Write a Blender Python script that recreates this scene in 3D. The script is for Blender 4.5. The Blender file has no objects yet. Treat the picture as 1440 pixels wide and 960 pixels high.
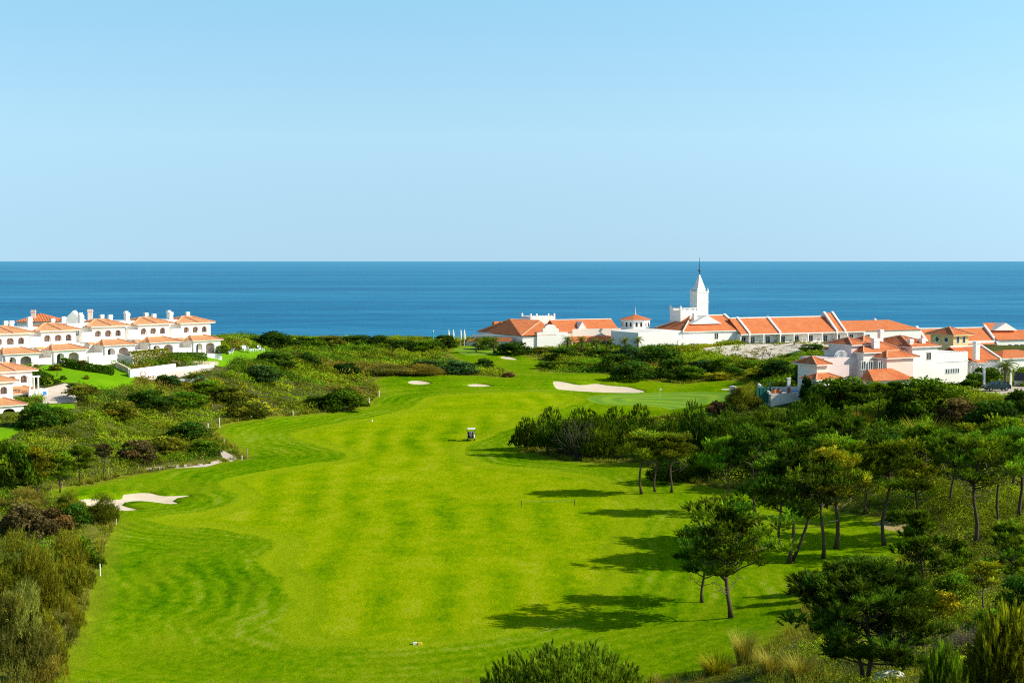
import bpy, math, random
import numpy as np
from mathutils import Vector
from mathutils.geometry import delaunay_2d_cdt

# ------------------------------------------------------------------ basics
R = np.random.default_rng(11)
random.seed(5)
col = bpy.context.scene.collection
CAMH = 29.0
F = 2000.0
PITCH = math.atan((480 - 367) / F)
CP, SP = math.cos(PITCH), math.sin(PITCH)
CAM = np.array([0.0, 0.0, CAMH])

def ray(px, py):
    u = (px - 720) / F
    v = (480 - py) / F
    return np.array([u, CP + v * SP, -SP + v * CP])

def at(px, py, d):
    """the world point seen at photo position (px, py) at depth d along +Y"""
    r = ray(px, py)
    return CAM + r * (d / r[1])

def link(o):
    col.objects.link(o)
    return o

def tag(o, label=None, cat=None, group=None, kind=None):
    if label: o['label'] = label
    if cat: o['category'] = cat
    if group: o['group'] = group
    if cat and not kind: kind = 'thing'
    if kind: o['kind'] = kind
    return o

def thing(name, label, cat, loc=(0, 0, 0), rz=0.0, group=None):
    o = bpy.data.objects.new(name, None)
    o.empty_display_size = 0.3
    o.location = loc
    o.rotation_euler = (0, 0, rz)
    link(o)
    return tag(o, label, cat, group)

def dup(root, loc, rz=None, label=None):
    r = root.copy(); link(r); r.location = loc
    if rz is not None: r.rotation_euler = (0, 0, rz)
    if label: r['label'] = label
    for ch in list(root.children):
        c = ch.copy(); link(c); c.parent = r
        for g in list(ch.children):
            s = g.copy(); link(s); s.parent = c
    return r

class MB:
    """collects polygons (with optional uv and tint) into one mesh"""
    def __init__(self):
        self.V, self.P, self.UV, self.n = [], [], [], 0
        self.big = []
    def add(self, verts, faces, uvs=None):
        b = self.n
        self.V += [tuple(map(float, v)) for v in verts]
        self.n += len(verts)
        for i, f in enumerate(faces):
            self.P.append([b + k for k in f])
            self.UV.append(uvs[i] if uvs else None)
        return self
    def poly(self, verts, uv=None):
        return self.add(verts, [list(range(len(verts)))], [uv] if uv else None)
    def box(self, x0, x1, y0, y1, z0, z1):
        v = [(x0,y0,z0),(x1,y0,z0),(x1,y1,z0),(x0,y1,z0),(x0,y0,z1),(x1,y0,z1),(x1,y1,z1),(x0,y1,z1)]
        return self.add(v, [(0,3,2,1),(4,5,6,7),(0,1,5,4),(1,2,6,5),(2,3,7,6),(3,0,4,7)])
    def prism(self, prof, y0, y1):
        """polygon in x,z extruded along y"""
        n = len(prof)
        v = [(p[0], y0, p[1]) for p in prof] + [(p[0], y1, p[1]) for p in prof]
        f = [list(range(n)), list(range(2*n-1, n-1, -1))]
        for i in range(n):
            j = (i+1) % n
            f.append([i, i+n, j+n, j])
        return self.add(v, f)
    def prism_x(self, prof, x0, x1):
        """polygon in y,z extruded along x"""
        n = len(prof)
        v = [(x0, p[0], p[1]) for p in prof] + [(x1, p[0], p[1]) for p in prof]
        f = [list(range(n-1, -1, -1)), list(range(n, 2*n))]
        for i in range(n):
            j = (i+1) % n
            f.append([i, j, j+n, i+n])
        return self.add(v, f)
    def prism_z(self, prof, z0, z1):
        n = len(prof)
        v = [(p[0], p[1], z0) for p in prof] + [(p[0], p[1], z1) for p in prof]
        f = [list(range(n-1, -1, -1)), list(range(n, 2*n))]
        for i in range(n):
            j = (i+1) % n
            f.append([i, j, j+n, i+n])
        return self.add(v, f)
    def tube(self, pts, rad, seg=6, cap=True):
        pts = [np.array(p, float) for p in pts]
        rings = []
        for i, p in enumerate(pts):
            a = pts[max(i-1, 0)]; b = pts[min(i+1, len(pts)-1)]
            d = b - a; d /= (np.linalg.norm(d) + 1e-9)
            h = np.array([1., 0, 0]) if abs(d[0]) < .9 else np.array([0, 1., 0])
            s = np.cross(d, h); s /= np.linalg.norm(s); t = np.cross(d, s)
            r = rad[i] if hasattr(rad, '__len__') else rad
            rings.append([p + r*(math.cos(2*math.pi*k/seg)*s + math.sin(2*math.pi*k/seg)*t) for k in range(seg)])
        v = [q for rr in rings for q in rr]
        f = []
        for i in range(len(pts)-1):
            for k in range(seg):
                k2 = (k+1) % seg
                f.append([i*seg+k, i*seg+k2, (i+1)*seg+k2, (i+1)*seg+k])
        if cap:
            f.append(list(range(seg-1, -1, -1)))
            m = (len(pts)-1)*seg
            f.append([m+k for k in range(seg)])
        return self.add(v, f)
    def lathe(self, prof, seg=16, c=(0, 0, 0)):
        """profile of (r, z)"""
        v, f = [], []
        for r, z in prof:
            for k in range(seg):
                a = 2*math.pi*k/seg
                v.append((c[0]+r*math.cos(a), c[1]+r*math.sin(a), c[2]+z))
        for i in range(len(prof)-1):
            for k in range(seg):
                k2 = (k+1) % seg
                f.append([i*seg+k, i*seg+k2, (i+1)*seg+k2, (i+1)*seg+k])
        f.append(list(range(seg-1, -1, -1)))
        m = (len(prof)-1)*seg
        f.append([m+k for k in range(seg)])
        return self.add(v, f)
    def slope(self, a, b, c, d, th=.12):
        """roof plane with eave a->b and top d<-c (may be a triangle when c is d); uv u along the eave, v up the slope"""
        a, b, c, d = [np.array(p, float) for p in (a, b, c, d)]
        e = b - a; L = np.linalg.norm(e); e = e / (L + 1e-9)
        mid = (c + d) / 2
        up = mid - a - e * np.dot(mid - a, e); up /= (np.linalg.norm(up) + 1e-9)
        tri = np.linalg.norm(c - d) < 1e-4
        P = [a, b, c] if tri else [a, b, c, d]
        uv = [(float(np.dot(p - a, e)), float(np.dot(p - a, up))) for p in P]
        return self.add(P, [list(range(len(P)))], [uv])
    def mesh(self, name, mat, smooth=False):
        me = bpy.data.meshes.new(name)
        V = np.array(self.V, np.float32)
        lt = np.array([len(p) for p in self.P], np.int32)
        ls = np.concatenate([[0], np.cumsum(lt)[:-1]]).astype(np.int32)
        li = np.array([i for p in self.P for i in p], np.int32)
        me.vertices.add(len(V)); me.vertices.foreach_set('co', V.ravel())
        me.loops.add(len(li)); me.loops.foreach_set('vertex_index', li)
        me.polygons.add(len(lt)); me.polygons.foreach_set('loop_start', ls); me.polygons.foreach_set('loop_total', lt)
        if any(u is not None for u in self.UV):
            uv = me.uv_layers.new(name='UVMap')
            flat = []
            for p, u in zip(self.P, self.UV):
                flat += [c for q in (u if u is not None else [(0, 0)]*len(p)) for c in q]
            uv.data.foreach_set('uv', flat)
        me.polygons.foreach_set('use_smooth', np.full(len(lt), bool(smooth)))
        me.update(calc_edges=True)
        me.validate()
        if mat: me.materials.append(mat)
        return me
    def build(self, name, mat, parent=None, smooth=False):
        o = bpy.data.objects.new(name, self.mesh(name, mat, smooth))
        link(o)
        if parent is not None: o.parent = parent
        return o

def np_mesh(name, V, Fa, mat, tint=None, smooth=False, attrs=None):
    """V (n,3); Fa (m,3) or (m,4), tint (n,) or (n,3) as a point colour"""
    me = bpy.data.meshes.new(name)
    k = Fa.shape[1]; m = len(Fa)
    me.vertices.add(len(V)); me.vertices.foreach_set('co', np.ascontiguousarray(V, np.float32).ravel())
    me.loops.add(m*k); me.loops.foreach_set('vertex_index', np.ascontiguousarray(Fa, np.int32).ravel())
    me.polygons.add(m)
    me.polygons.foreach_set('loop_start', np.arange(0, m*k, k, dtype=np.int32))
    me.polygons.foreach_set('loop_total', np.full(m, k, np.int32))
    me.polygons.foreach_set('use_smooth', np.full(m, bool(smooth)))
    if tint is not None:
        if tint.ndim == 1: tint = np.repeat(tint[:, None], 3, 1)
        a = me.attributes.new('tint', 'FLOAT_COLOR', 'POINT')
        a.data.foreach_set('color', np.concatenate([tint, np.ones((len(tint), 1))], 1).astype(np.float32).ravel())
    for nm, arr in (attrs or {}).items():
        a = me.attributes.new(nm, 'FLOAT', 'POINT')
        a.data.foreach_set('value', arr.astype(np.float32))
    me.update(calc_edges=True)
    me.materials.append(mat)
    return me

def new_obj(name, me, parent=None):
    o = bpy.data.objects.new(name, me); link(o)
    if parent is not None: o.parent = parent
    return o

# ------------------------------------------------------------------ materials
def srgb(r, g, b):
    f = lambda c: (c/255/12.92) if c/255 <= .04045 else ((c/255+.055)/1.055)**2.4
    return (f(r), f(g), f(b), 1)

class NT:
    def __init__(self, name):
        self.m = bpy.data.materials.new(name); self.m.use_nodes = True
        self.t = self.m.node_tree; self.t.nodes.clear()
        self.out = self.N('ShaderNodeOutputMaterial')
    def N(self, ty, **kw):
        n = self.t.nodes.new(ty)
        for k, v in kw.items():
            if k.startswith('i_'):
                key = k[2:]
                key = int(key) if key.isdigit() else key.replace('_', ' ')
                n.inputs[key].default_value = v
            else: setattr(n, k, v)
        return n
    def L(self, a, b): self.t.links.new(a, b)
    def math(self, op, a, b=None, c=None):
        n = self.N('ShaderNodeMath', operation=op)
        for i, x in enumerate((a, b, c)):
            if x is None: continue
            if hasattr(x, 'links'): self.L(x, n.inputs[i])
            else: n.inputs[i].default_value = x
        return n.outputs[0]
    def ramp(self, fac, stops, interp='LINEAR'):
        n = self.N('ShaderNodeValToRGB'); cr = n.color_ramp; cr.interpolation = interp
        while len(cr.elements) > 1: cr.elements.remove(cr.elements[-1])
        cr.elements[0].position, cr.elements[0].color = stops[0][0], stops[0][1]
        for p, c in stops[1:]:
            e = cr.elements.new(p); e.color = c
        self.L(fac, n.inputs[0]); return n.outputs[0]
    def mix(self, fac, a, b, mode='MIX'):
        n = self.N('ShaderNodeMix', data_type='RGBA', blend_type=mode)
        for s, x in ((0, fac), (6, a), (7, b)):
            if hasattr(x, 'links'): self.L(x, n.inputs[s])
            else: n.inputs[s].default_value = x
        return n.outputs[2]
    def noise(self, vec, scale, detail=3, rough=.55, dist=0):
        n = self.N('ShaderNodeTexNoise'); n.inputs['Scale'].default_value = scale
        n.inputs['Detail'].default_value = detail; n.inputs['Roughness'].default_value = rough
        n.inputs['Distortion'].default_value = dist
        if vec is not None: self.L(vec, n.inputs['Vector'])
        return n.outputs['Fac']
    def mapping(self, vec, scale=(1, 1, 1), rot=(0, 0, 0)):
        n = self.N('ShaderNodeMapping'); n.inputs['Scale'].default_value = scale; n.inputs['Rotation'].default_value = rot
        self.L(vec, n.inputs['Vector']); return n.outputs[0]
    def surf(self, color, rough=.8, spec=.2, metal=0., bump=None, bstr=.3, bdist=.05):
        p = self.N('ShaderNodeBsdfPrincipled')
        if hasattr(color, 'links'): self.L(color, p.inputs['Base Color'])
        else: p.inputs['Base Color'].default_value = color
        if hasattr(rough, 'links'): self.L(rough, p.inputs['Roughness'])
        else: p.inputs['Roughness'].default_value = rough
        p.inputs['Specular IOR Level'].default_value = spec
        p.inputs['Metallic'].default_value = metal
        if bump is not None:
            b = self.N('ShaderNodeBump'); b.inputs['Strength'].default_value = bstr; b.inputs['Distance'].default_value = bdist
            self.L(bump, b.inputs['Height']); self.L(b.outputs[0], p.inputs['Normal'])
        self.L(p.outputs[0], self.out.inputs['Surface'])
        return self.m

def pos(n):
    return n.N('ShaderNodeNewGeometry').outputs['Position']

def simple(name, c, rough=.6, spec=.3, metal=0., var=.12, scale=2.0):
    n = NT(name)
    f = n.noise(n.N('ShaderNodeTexCoord').outputs['Object'], scale, 4)
    d = tuple(x*(1-var) for x in c[:3]) + (1,); e = tuple(min(1, x*(1+var)) for x in c[:3]) + (1,)
    return n.surf(n.ramp(f, [(.3, d), (.7, e)]), rough, spec, metal)

def plaster(name, c, stain=.10):
    n = NT(name)
    o = n.N('ShaderNodeTexCoord').outputs['Object']
    f = n.noise(o, .7, 4); g = n.noise(n.mapping(o, (2.2, 2.2, .25)), 1.2, 5, .65)
    base = n.ramp(f, [(.3, tuple(x*.93 for x in c[:3])+(1,)), (.7, c)])
    w = n.ramp(g, [(.52, (0, 0, 0, 1)), (.8, (1, 1, 1, 1))])
    return n.surf(n.mix(n.math('MULTIPLY', w, stain*2), base, tuple(x*y for x, y in zip(c[:3], (.72, .66, .6)))+(1,)), .9, .1,
                  bump=n.noise(o, 9, 4), bstr=.15, bdist=.02)

def tiles(name, c1, c2, c3, period=.34):
    n = NT(name)
    uv = n.N('ShaderNodeUVMap'); uv.uv_map = 'UVMap'
    s = n.N('ShaderNodeSeparateXYZ'); n.L(uv.outputs[0], s.inputs[0])
    u, v = s.outputs[0], s.outputs[1]
    wave = n.math('SINE', n.math('MULTIPLY', u, 2*math.pi/period))
    wave01 = n.math('MULTIPLY_ADD', wave, .5, .5)
    row = n.math('FRACT', n.math('MULTIPLY', v, 1/.42))
    o = n.N('ShaderNodeTexCoord').outputs['Object']
    f = n.noise(o, .45, 5, .65); g = n.noise(o, 3.5, 3)
    c = n.ramp(f, [(.3, c1), (.5, c2), (.72, c3)])
    c = n.mix(n.math('MULTIPLY', g, .35), c, tuple(x*.55 for x in c2[:3])+(1,))
    c = n.mix(n.math('MULTIPLY', n.math('SUBTRACT', 1, wave01), .45), c, tuple(x*.42 for x in c1[:3])+(1,))
    h = n.math('ADD', wave01, n.math('MULTIPLY', row, .35))
    return n.surf(c, .85, .15, bump=h, bstr=.7, bdist=.1)

def foliage(name, trans=.3, rough=.65):
    n = NT(name)
    oi = n.N('ShaderNodeObjectInfo'); at_ = n.N('ShaderNodeAttribute', attribute_name='tint')
    c = n.mix(1.0, oi.outputs['Color'], at_.outputs['Color'], 'MULTIPLY')
    p = n.N('ShaderNodeBsdfPrincipled'); n.L(c, p.inputs['Base Color'])
    p.inputs['Roughness'].default_value = rough; p.inputs['Specular IOR Level'].default_value = .04
    t = n.N('ShaderNodeBsdfTranslucent')
    c2 = n.mix(1.0, c, (1.25, 1.15, .5, 1), 'MULTIPLY'); n.L(c2, t.inputs['Color'])
    m = n.N('ShaderNodeMixShader'); m.inputs[0].default_value = trans
    n.L(p.outputs[0], m.inputs[1]); n.L(t.outputs[0], m.inputs[2]); n.L(m.outputs[0], n.out.inputs['Surface'])
    return n.m

M = {}
M['leaf'] = foliage('leaf')
M['needle'] = foliage('needle', .3)
M['scrub'] = foliage('scrub_leaf', .25, .8)
def bark(name, c):
    n = NT(name)
    o = n.N('ShaderNodeTexCoord').outputs['Object']
    f = n.noise(n.mapping(o, (6, 6, 1.6)), 1.5, 5, .7)
    oi = n.N('ShaderNodeObjectInfo')
    k = n.ramp(f, [(.3, tuple(x*.35 for x in c[:3])+(1,)), (.55, c), (.8, tuple(x*1.5 for x in c[:3])+(1,))])
    return n.surf(n.mix(n.math('MULTIPLY', oi.outputs['Random'], .3), k, (.16, .11, .07, 1)), .95, .05, bump=f, bstr=.8, bdist=.05)
M['bark'] = bark('bark', (.12, .088, .06, 1))
M['palebark'] = bark('pale_bark', (.22, .18, .13, 1))
M['white'] = plaster('white_plaster', (.97, .93, .88, 1), .05)
M['creamwhite'] = plaster('cream_plaster', (.92, .82, .72, 1))  # slightly darker, creamier tone than the white plaster
M['pink'] = plaster('pink_plaster', (.97, .87, .82, 1))
M['mauve_shade'] = plaster('mauve_shade_plaster', (.86, .70, .68, 1))  # wall plaster with the mauve of shade mixed into its colour
M['yellow'] = plaster('ochre_plaster', (.83, .66, .33, 1))
M['rose'] = plaster('rose_plaster', (.93, .70, .62, 1))
M['roof'] = tiles('terracotta_tiles', (.86, .235, .085, 1), (.94, .29, .11, 1), (.96, .35, .16, 1))
M['roof_villa'] = tiles('pale_terracotta_tiles', (.82, .34, .14, 1), (.93, .45, .21, 1), (.96, .56, .32, 1))
M['roof_old'] = tiles('weathered_tiles', (.66, .15, .055, 1), (.90, .27, .10, 1), (.95, .42, .20, 1), .55)
M['ridge'] = simple('ridge_tile', (.82, .40, .24, 1), .85, .1)
n = NT('window_glass'); M['glass'] = n.surf(n.ramp(n.noise(n.N('ShaderNodeTexCoord').outputs['Object'], 1.1, 2), [(.35, (.02, .035, .045, 1)), (.7, (.09, .13, .15, 1))]), .12, .6)
M['dark'] = simple('dark_opening', (.06, .045, .04, 1), .9, .1)
M['doorway_bounce'] = simple('bounce_warm_doorway', (.80, .58, .48, 1), .8, .1)  # pane colour warmed to stand in for light bounced into the arches
M['shutter'] = simple('red_brown_door', (.33, .15, .11, 1), .6)
M['frame'] = simple('white_frame', (.82, .82, .80, 1), .5)
M['stone'] = simple('rough_stone', (.62, .50, .38, 1), .95, .05, 0, .35, 3)
M['metal'] = simple('grey_metal', (.25, .26, .27, 1), .4, .5, .6)
M['darkmetal'] = simple('dark_metal', (.05, .055, .06, 1), .4, .5, .5)
M['rubber'] = simple('black_rubber', (.015, .015, .016, 1), .85, .1)
M['whitepaint'] = simple('white_paint', (.85, .85, .83, 1), .5, .3, 0, .05)
M['yellowpaint'] = simple('yellow_paint', (.85, .58, .04, 1), .5, .3)
M['terracotta'] = simple('terracotta_pot', (.55, .2, .09, 1), .85, .1)
M['cartbody'] = simple('cream_cart_body', (.80, .74, .58, 1), .35, .5, 0, .05)
M['blackfabric'] = simple('black_bag_fabric', (.02, .02, .025, 1), .8, .1)
M['greyfabric'] = simple('grey_bag_fabric', (.28, .29, .31, 1), .8, .1)
M['brownfabric'] = simple('brown_bag_fabric', (.11, .06, .05, 1), .8, .1)
M['carpaint'] = simple('dark_green_car_paint', (.012, .035, .035, 1), .25, .6, .2, .05)
M['greenfence'] = simple('green_fence_mesh', (.02, .16, .12, 1), .7)
M['turquoise'] = simple('turquoise_paint', (.04, .42, .45, 1), .6)
M['blue'] = simple('blue_panel', (.05, .25, .62, 1), .5)
M['orangering'] = simple('orange_ring', (.80, .30, .12, 1), .6)
M['wood'] = simple('weathered_wood', (.36, .27, .18, 1), .9, .05, 0, .3, 4)
M['canvas'] = simple('white_canvas', (.86, .85, .82, 1), .9, .05)
M['rope'] = simple('pale_rope', (.42, .44, .16, 1), .9, .05)
# ------------------------------------------------------------------ terrain height: a smooth surface through surveyed points
def flat(px, py, z=0.0):
    r = ray(px, py); t = (z - CAMH) / r[2]
    p = CAM + r*t
    return p
ctrl = []
def cz(px, py, z=0.0): ctrl.append(tuple(flat(px, py, z)))
def cd(px, py, d): ctrl.append(tuple(at(px, py, d)))
for p in [(140,945),(300,930),(500,930),(700,905),(860,900),(180,840),(350,820),(500,800),(700,800),(900,850),(1000,870),(200,760),(400,720),
          (600,720),(800,740),(950,760),(1060,830),(260,700),(330,660),(450,640),(600,640),(720,640),(860,700),(1000,720),(1120,790),(1180,770),(1240,765),(420,590),
          (560,600),(700,590),(760,600),(900,680)]: cz(*p)
for p, z in [((160,720),.1),((100,760),.5),((330,605),.2),((500,570),.3),((540,560),.5),((620,562),.4),((720,565),.4),((760,560),.3),((850,570),.1),((940,580),.2),((1020,570),.2),
             ((1060,700),.3),((1180,730),.3),((1290,755),.4),((1320,800),.9),((100,690),.6),((60,720),1.2)]: cz(*p, z)
for p in [(560,529,333),(620,529,334),(690,532,333),(620,545,312),(840,552,309),(790,537,325),(840,533,332),(900,540,325),(840,527,346),(780,522,352),(930,555,304),(1020,545,308),(1000,534,325),
          (725,525,362),(700,510,392),(725,503,408),(670,503,405),(650,489,430),(690,493,424),(640,494,420),
          (900,515,375),(960,515,372),(830,505,400),(1060,505,392),(1060,493,415),(1040,483.5,428),(960,489,424),(830,488,432),(750,491,436),(900,489,425),(1100,483,436),
          (1135,478,408),(1150,484,404),(1190,490,410),(1190,482,445),(1280,483,462),(1360,487,465),
          # left plateau
          (250,610,232),(180,620,226),(200,590,242),(100,600,222),(60,600,216),(20,594,222),(30,572,228),(80,552,236),(120,560,230),(130,530,250),(60,529,244),(57,517,256),(123,511,265),(192,503.5,274),
          (254,499,283),(312,496,292),(250,527,268),(200,536,258),(330,506,300),(360,491,330),(328,481,345),(280,495,320),(200,496,300),(100,500,290),(400,500,345),
          (320,560,262),(400,560,288),(300,590,250),(430,540,318),(485,540,330),(500,505,396),(420,490,408),(560,500,420),(560,515,392),(600,490,436),(500,487,425),
          (0,640,196),(60,660,186),(150,650,196),(0,700,150),
          # right plateau
          (1110,556,233),(1060,552,238),(1160,545,238),(1230,546,236),(1290,546,239),(1360,535,246),(1400,549,224),(1430,553,224),(1400,603,184),(1440,600,186),(1200,620,201),(1260,625,197),(1100,640,192),
          (1000,640,208),(1040,610,215),(1350,690,162),(1430,740,139),(1350,850,107),(1430,900,82),(1240,955,68),(1000,962,86),(1100,910,94),(1040,935,92),(1180,850,109),(1300,870,98),(1250,900,88),
          (1310,508,300),(1200,512,300),(1420,512,310),(1380,498,400),(1425,498,400),(1425,489,450),
          # near slopes on the left
          (0,950,78),(70,945,92),(30,860,112),(100,820,124),(60,800,124),(30,750,142)]: cd(*p)
for x, y, z in [(0,-30,27.3),(-25,-5,27),(25,-5,27),(0,0,26.8),(0,12,22.8),(-10,12,22),(10,12,23),(0,28,18.3),(-12,28,16.5),(5,28,18.6),(-8,45,10.8),(0,45,12),(14,45,13.5),(22,62,10.4),(-18,45,10),(0,62,7.3),(-15,65,5.2),(8,65,7),
                (0,80,2.6),(-20,80,1.8),(10,80,3.2),(12,92,1.6),(-60,40,9),(60,40,15),(-60,-10,22),(60,-10,24),(-70,90,4),(-90,140,6),(-110,200,8),(60,110,7),(90,150,8),(110,220,10),
                (-150,280,10),(-170,350,9),(150,300,7),(190,400,2.5),(220,470,0),(160,440,1.5)]: ctrl.append((x, y, z))
for x in range(-320, 330, 80):
    for y, z in ((535, -1.5), (575, -8), (625, -19), (690, -26), (780, -30)): ctrl.append((x, y, z))
C3 = np.array(ctrl)
def _phi(d): return np.sqrt(d*d + 9.0)
_A = _phi(np.linalg.norm(C3[:, None, :2] - C3[None, :, :2], axis=2))
_n = len(C3)
_K = np.zeros((_n+1, _n+1)); _K[:_n, :_n] = _A - np.eye(_n)*6.0; _K[:_n, _n] = 1; _K[_n, :_n] = 1
_W = np.linalg.solve(_K, np.concatenate([C3[:, 2], [0]]))
def Hn(x, y):
    x = np.atleast_1d(np.asarray(x, float)); y = np.atleast_1d(np.asarray(y, float))
    out = np.empty(len(x))
    for s in range(0, len(x), 20000):
        d = np.sqrt((x[s:s+20000, None]-C3[None, :, 0])**2 + (y[s:s+20000, None]-C3[None, :, 1])**2)
        out[s:s+20000] = _phi(d) @ _W[:_n] + _W[_n]
    return out
def H(x, y): return float(Hn([x], [y])[0])
_T = np.concatenate([np.arange(18, 120, .5), np.arange(120, 640, 1.0)])
def gp(px, py):
    """where the line of sight through (px, py) meets the ground"""
    r = ray(px, py); t = _T / r[1]
    X, Y, Z = CAM[0]+r[0]*t, CAM[1]+r[1]*t, CAM[2]+r[2]*t
    g = Z - Hn(X, Y)
    k = np.where(g <= 0)[0]
    if len(k) == 0: i = int(np.argmin(g[_T < 520])); return np.array([X[i], Y[i], Hn(X[i], Y[i])[0]])
    i = k[0]
    if i == 0: i = 1
    f = g[i-1] / (g[i-1]-g[i] + 1e-9)
    x = X[i-1]+(X[i]-X[i-1])*f; y = Y[i-1]+(Y[i]-Y[i-1])*f
    return np.array([x, y, H(x, y)])
def ground(pts): return [tuple(gp(*p)[:2]) for p in pts]

def inside(poly, x, y):
    p = np.array(poly); c = np.zeros(len(x), bool); j = len(p)-1
    for i in range(len(p)):
        yi, yj, xi, xj = p[i, 1], p[j, 1], p[i, 0], p[j, 0]
        if yi != yj:
            c ^= ((yi > y) != (yj > y)) & (x < (xj-xi)*(y-yi)/(yj-yi)+xi)
        j = i
    return c
def edge_dist(poly, x, y):
    p = np.array(poly); best = np.full(len(x), 1e9)
    for i in range(len(p)):
        a = p[i-1]; b = p[i]; ab = b-a; L = (ab*ab).sum()+1e-9
        t = np.clip(((x-a[0])*ab[0]+(y-a[1])*ab[1])/L, 0, 1)
        best = np.minimum(best, np.hypot(x-a[0]-t*ab[0], y-a[1]-t*ab[1]))
    return best
def smooth_poly(pts, sub=4):
    """closed Catmull-Rom"""
    p = np.array(pts); n = len(p); out = []
    for i in range(n):
        a, b, c, d = p[i-1], p[i], p[(i+1) % n], p[(i+2) % n]
        for k in range(sub):
            t = k/sub
            out.append(.5*((2*b)+(c-a)*t+(2*a-5*b+4*c-d)*t*t+(3*b-a-3*c+d)*t**3))
    return [tuple(q) for q in out]
def offset_poly(poly, d):
    """inwards by d"""
    p = np.array(poly); n = len(p)
    area = .5*np.sum(p[:, 0]*np.roll(p[:, 1], -1)-np.roll(p[:, 0], -1)*p[:, 1])
    out = []
    for i in range(n):
        t = p[(i+1) % n]-p[i-1]; t /= np.linalg.norm(t)+1e-9
        nrm = np.array([-t[1], t[0]])*(1 if area > 0 else -1)
        out.append(tuple(p[i]+nrm*d))
    return out

GOLF = ground([(40,959),(100,905),(120,860),(133,812),(140,790),(150,760),(160,738),(150,722),(120,716),(95,706),(60,692),(88,686),(130,680),(200,664),(260,656),(312,650),(346,645),(334,630),
   (314,618),(303,606),(312,597),(350,590),(410,584),(455,580),(490,577),(512,570),(530,557),(533,546),(524,537),(535,530),(560,527.5),(620,527),(690,529),(712,531),(724,524),(700,518),(672,512),(650,508),(632,498),
   (632,488),(655,485),(690,487),(720,494),(745,502),(775,509),(770,515),(755,520),(775,524),(830,524),(880,529),(920,535),(960,540),(1000,535),(1040,534),
   (1055,540),(1045,552),(1036,562),(1030,575),(1000,582),(900,590),(810,590),(770,592),(742,600),(733,620),(740,634),(790,646),(850,652),(900,650),(935,668),(975,680),(1020,688),
   (1070,682),(1130,697),(1190,722),(1250,727),(1295,738),(1298,765),(1262,790),(1190,812),(1150,835),(1120,870),(1100,900),(1060,925),(1000,945),(930,957),(700,962),(380,962)])
FAIR = smooth_poly(ground([(446,884),(454,862),(458,842),(445,815),(420,797),(412,784),(430,765),(415,752),(375,745),(310,735),(252,731),(320,722),(365,708),(370,696),(343,678),(400,664),(455,655),(500,649),(514,640),
   (490,628),(452,620),(436,609),(470,601),(520,592),(575,581),(609,569),(618,560),(660,556),(760,553),(800,560),(780,570),(730,585),(700,600),(660,615),(632,626),(628,636),(640,647),(670,656),(740,663),(810,672),
   (850,690),(872,720),(850,760),(842,800),(820,835),(770,862),(700,880),(620,894),(550,900),(480,896)]), 3)
GREEN = smooth_poly(ground([(825,560),(850,555),(900,553),(960,551),(1020,552),(1028,558),(1010,566),(930,572),(850,569)]), 3)
UPGREEN = smooth_poly(ground([(638,491),(660,487),(690,489.5),(704,494),(690,499),(655,499)]), 3)
BUNK = [smooth_poly(ground(b), 3) for b in [
   [(776,536),(790,535.5),(815,540),(838,538),(860,541),(885,543),(908,549),(900,552),(872,552),(838,551),(800,549),(782,546)],
   [(572,536),(583,533.5),(600,535),(607,538),(595,540.5),(578,539.5)],
   [(655,540.5),(668,538.5),(686,540),(692,542),(680,543.5),(663,543)],
   [(702,501.5),(714,500.5),(728,504),(724,506),(710,504.5)],
   [(1013,545.5),(1026,544.5),(1032,546.5),(1024,548),(1015,547.5)]]]
BUNK.append(smooth_poly(ground([(104,704),(118,698),(160,699),(168,697),(170,692),(185,690),(200,689),(215,690),(232,694),(266,693.5),(268,697),(248,701),(256,706),(240,708),(212,705),(192,704),(176,707),(200,714),(185,717),(168,717),(150,712),(128,711)]), 3))
LAWN = [ground(b) for b in [
   [(50,518),(108,503),(128,508),(165,518),(192,532),(186,540),(150,549),(128,548),(108,538),(60,536)],
   [(270,506),(298,498),(345,491),(398,490),(402,497),(370,503),(345,511),(318,517),(296,514)],
   [(-60,625),(-30,600),(10,600),(35,590),(52,584),(48,592),(28,606),(10,618)],
   [(58,569),(104,569),(106,575),(60,576)],
   [(1375,612),(1392,600),(1450,592),(1470,598),(1450,618)]]]
PAVE = [ground(b) for b in [
   [(60,546),(92,539),(108,547),(106,556),(108,567),(60,568)],
   [(1362,545),(1376,540),(1440,543),(1490,548),(1480,558),(1400,556)],
   [(186,529),(262,519),(300,519),(262,529),(220,536)]]]
STRIP = [ground(b) for b in [[(205,657),(240,654),(285,652),(308,648),(312,650),(290,656),(245,658),(210,661)], [(308,632),(314,632),(334,645),(325,649),(314,645)]]]
DUNE = [ground(b) for b in [[(975,497),(990,489),(1035,484),(1080,483.5),(1120,482),(1140,479),(1160,483),(1205,484),(1215,490),(1180,498),(1135,497),(1095,505),(1070,510),(1040,504)],
   [(1225,735),(1250,731),(1290,738),(1295,750),(1250,745)]]]

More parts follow.
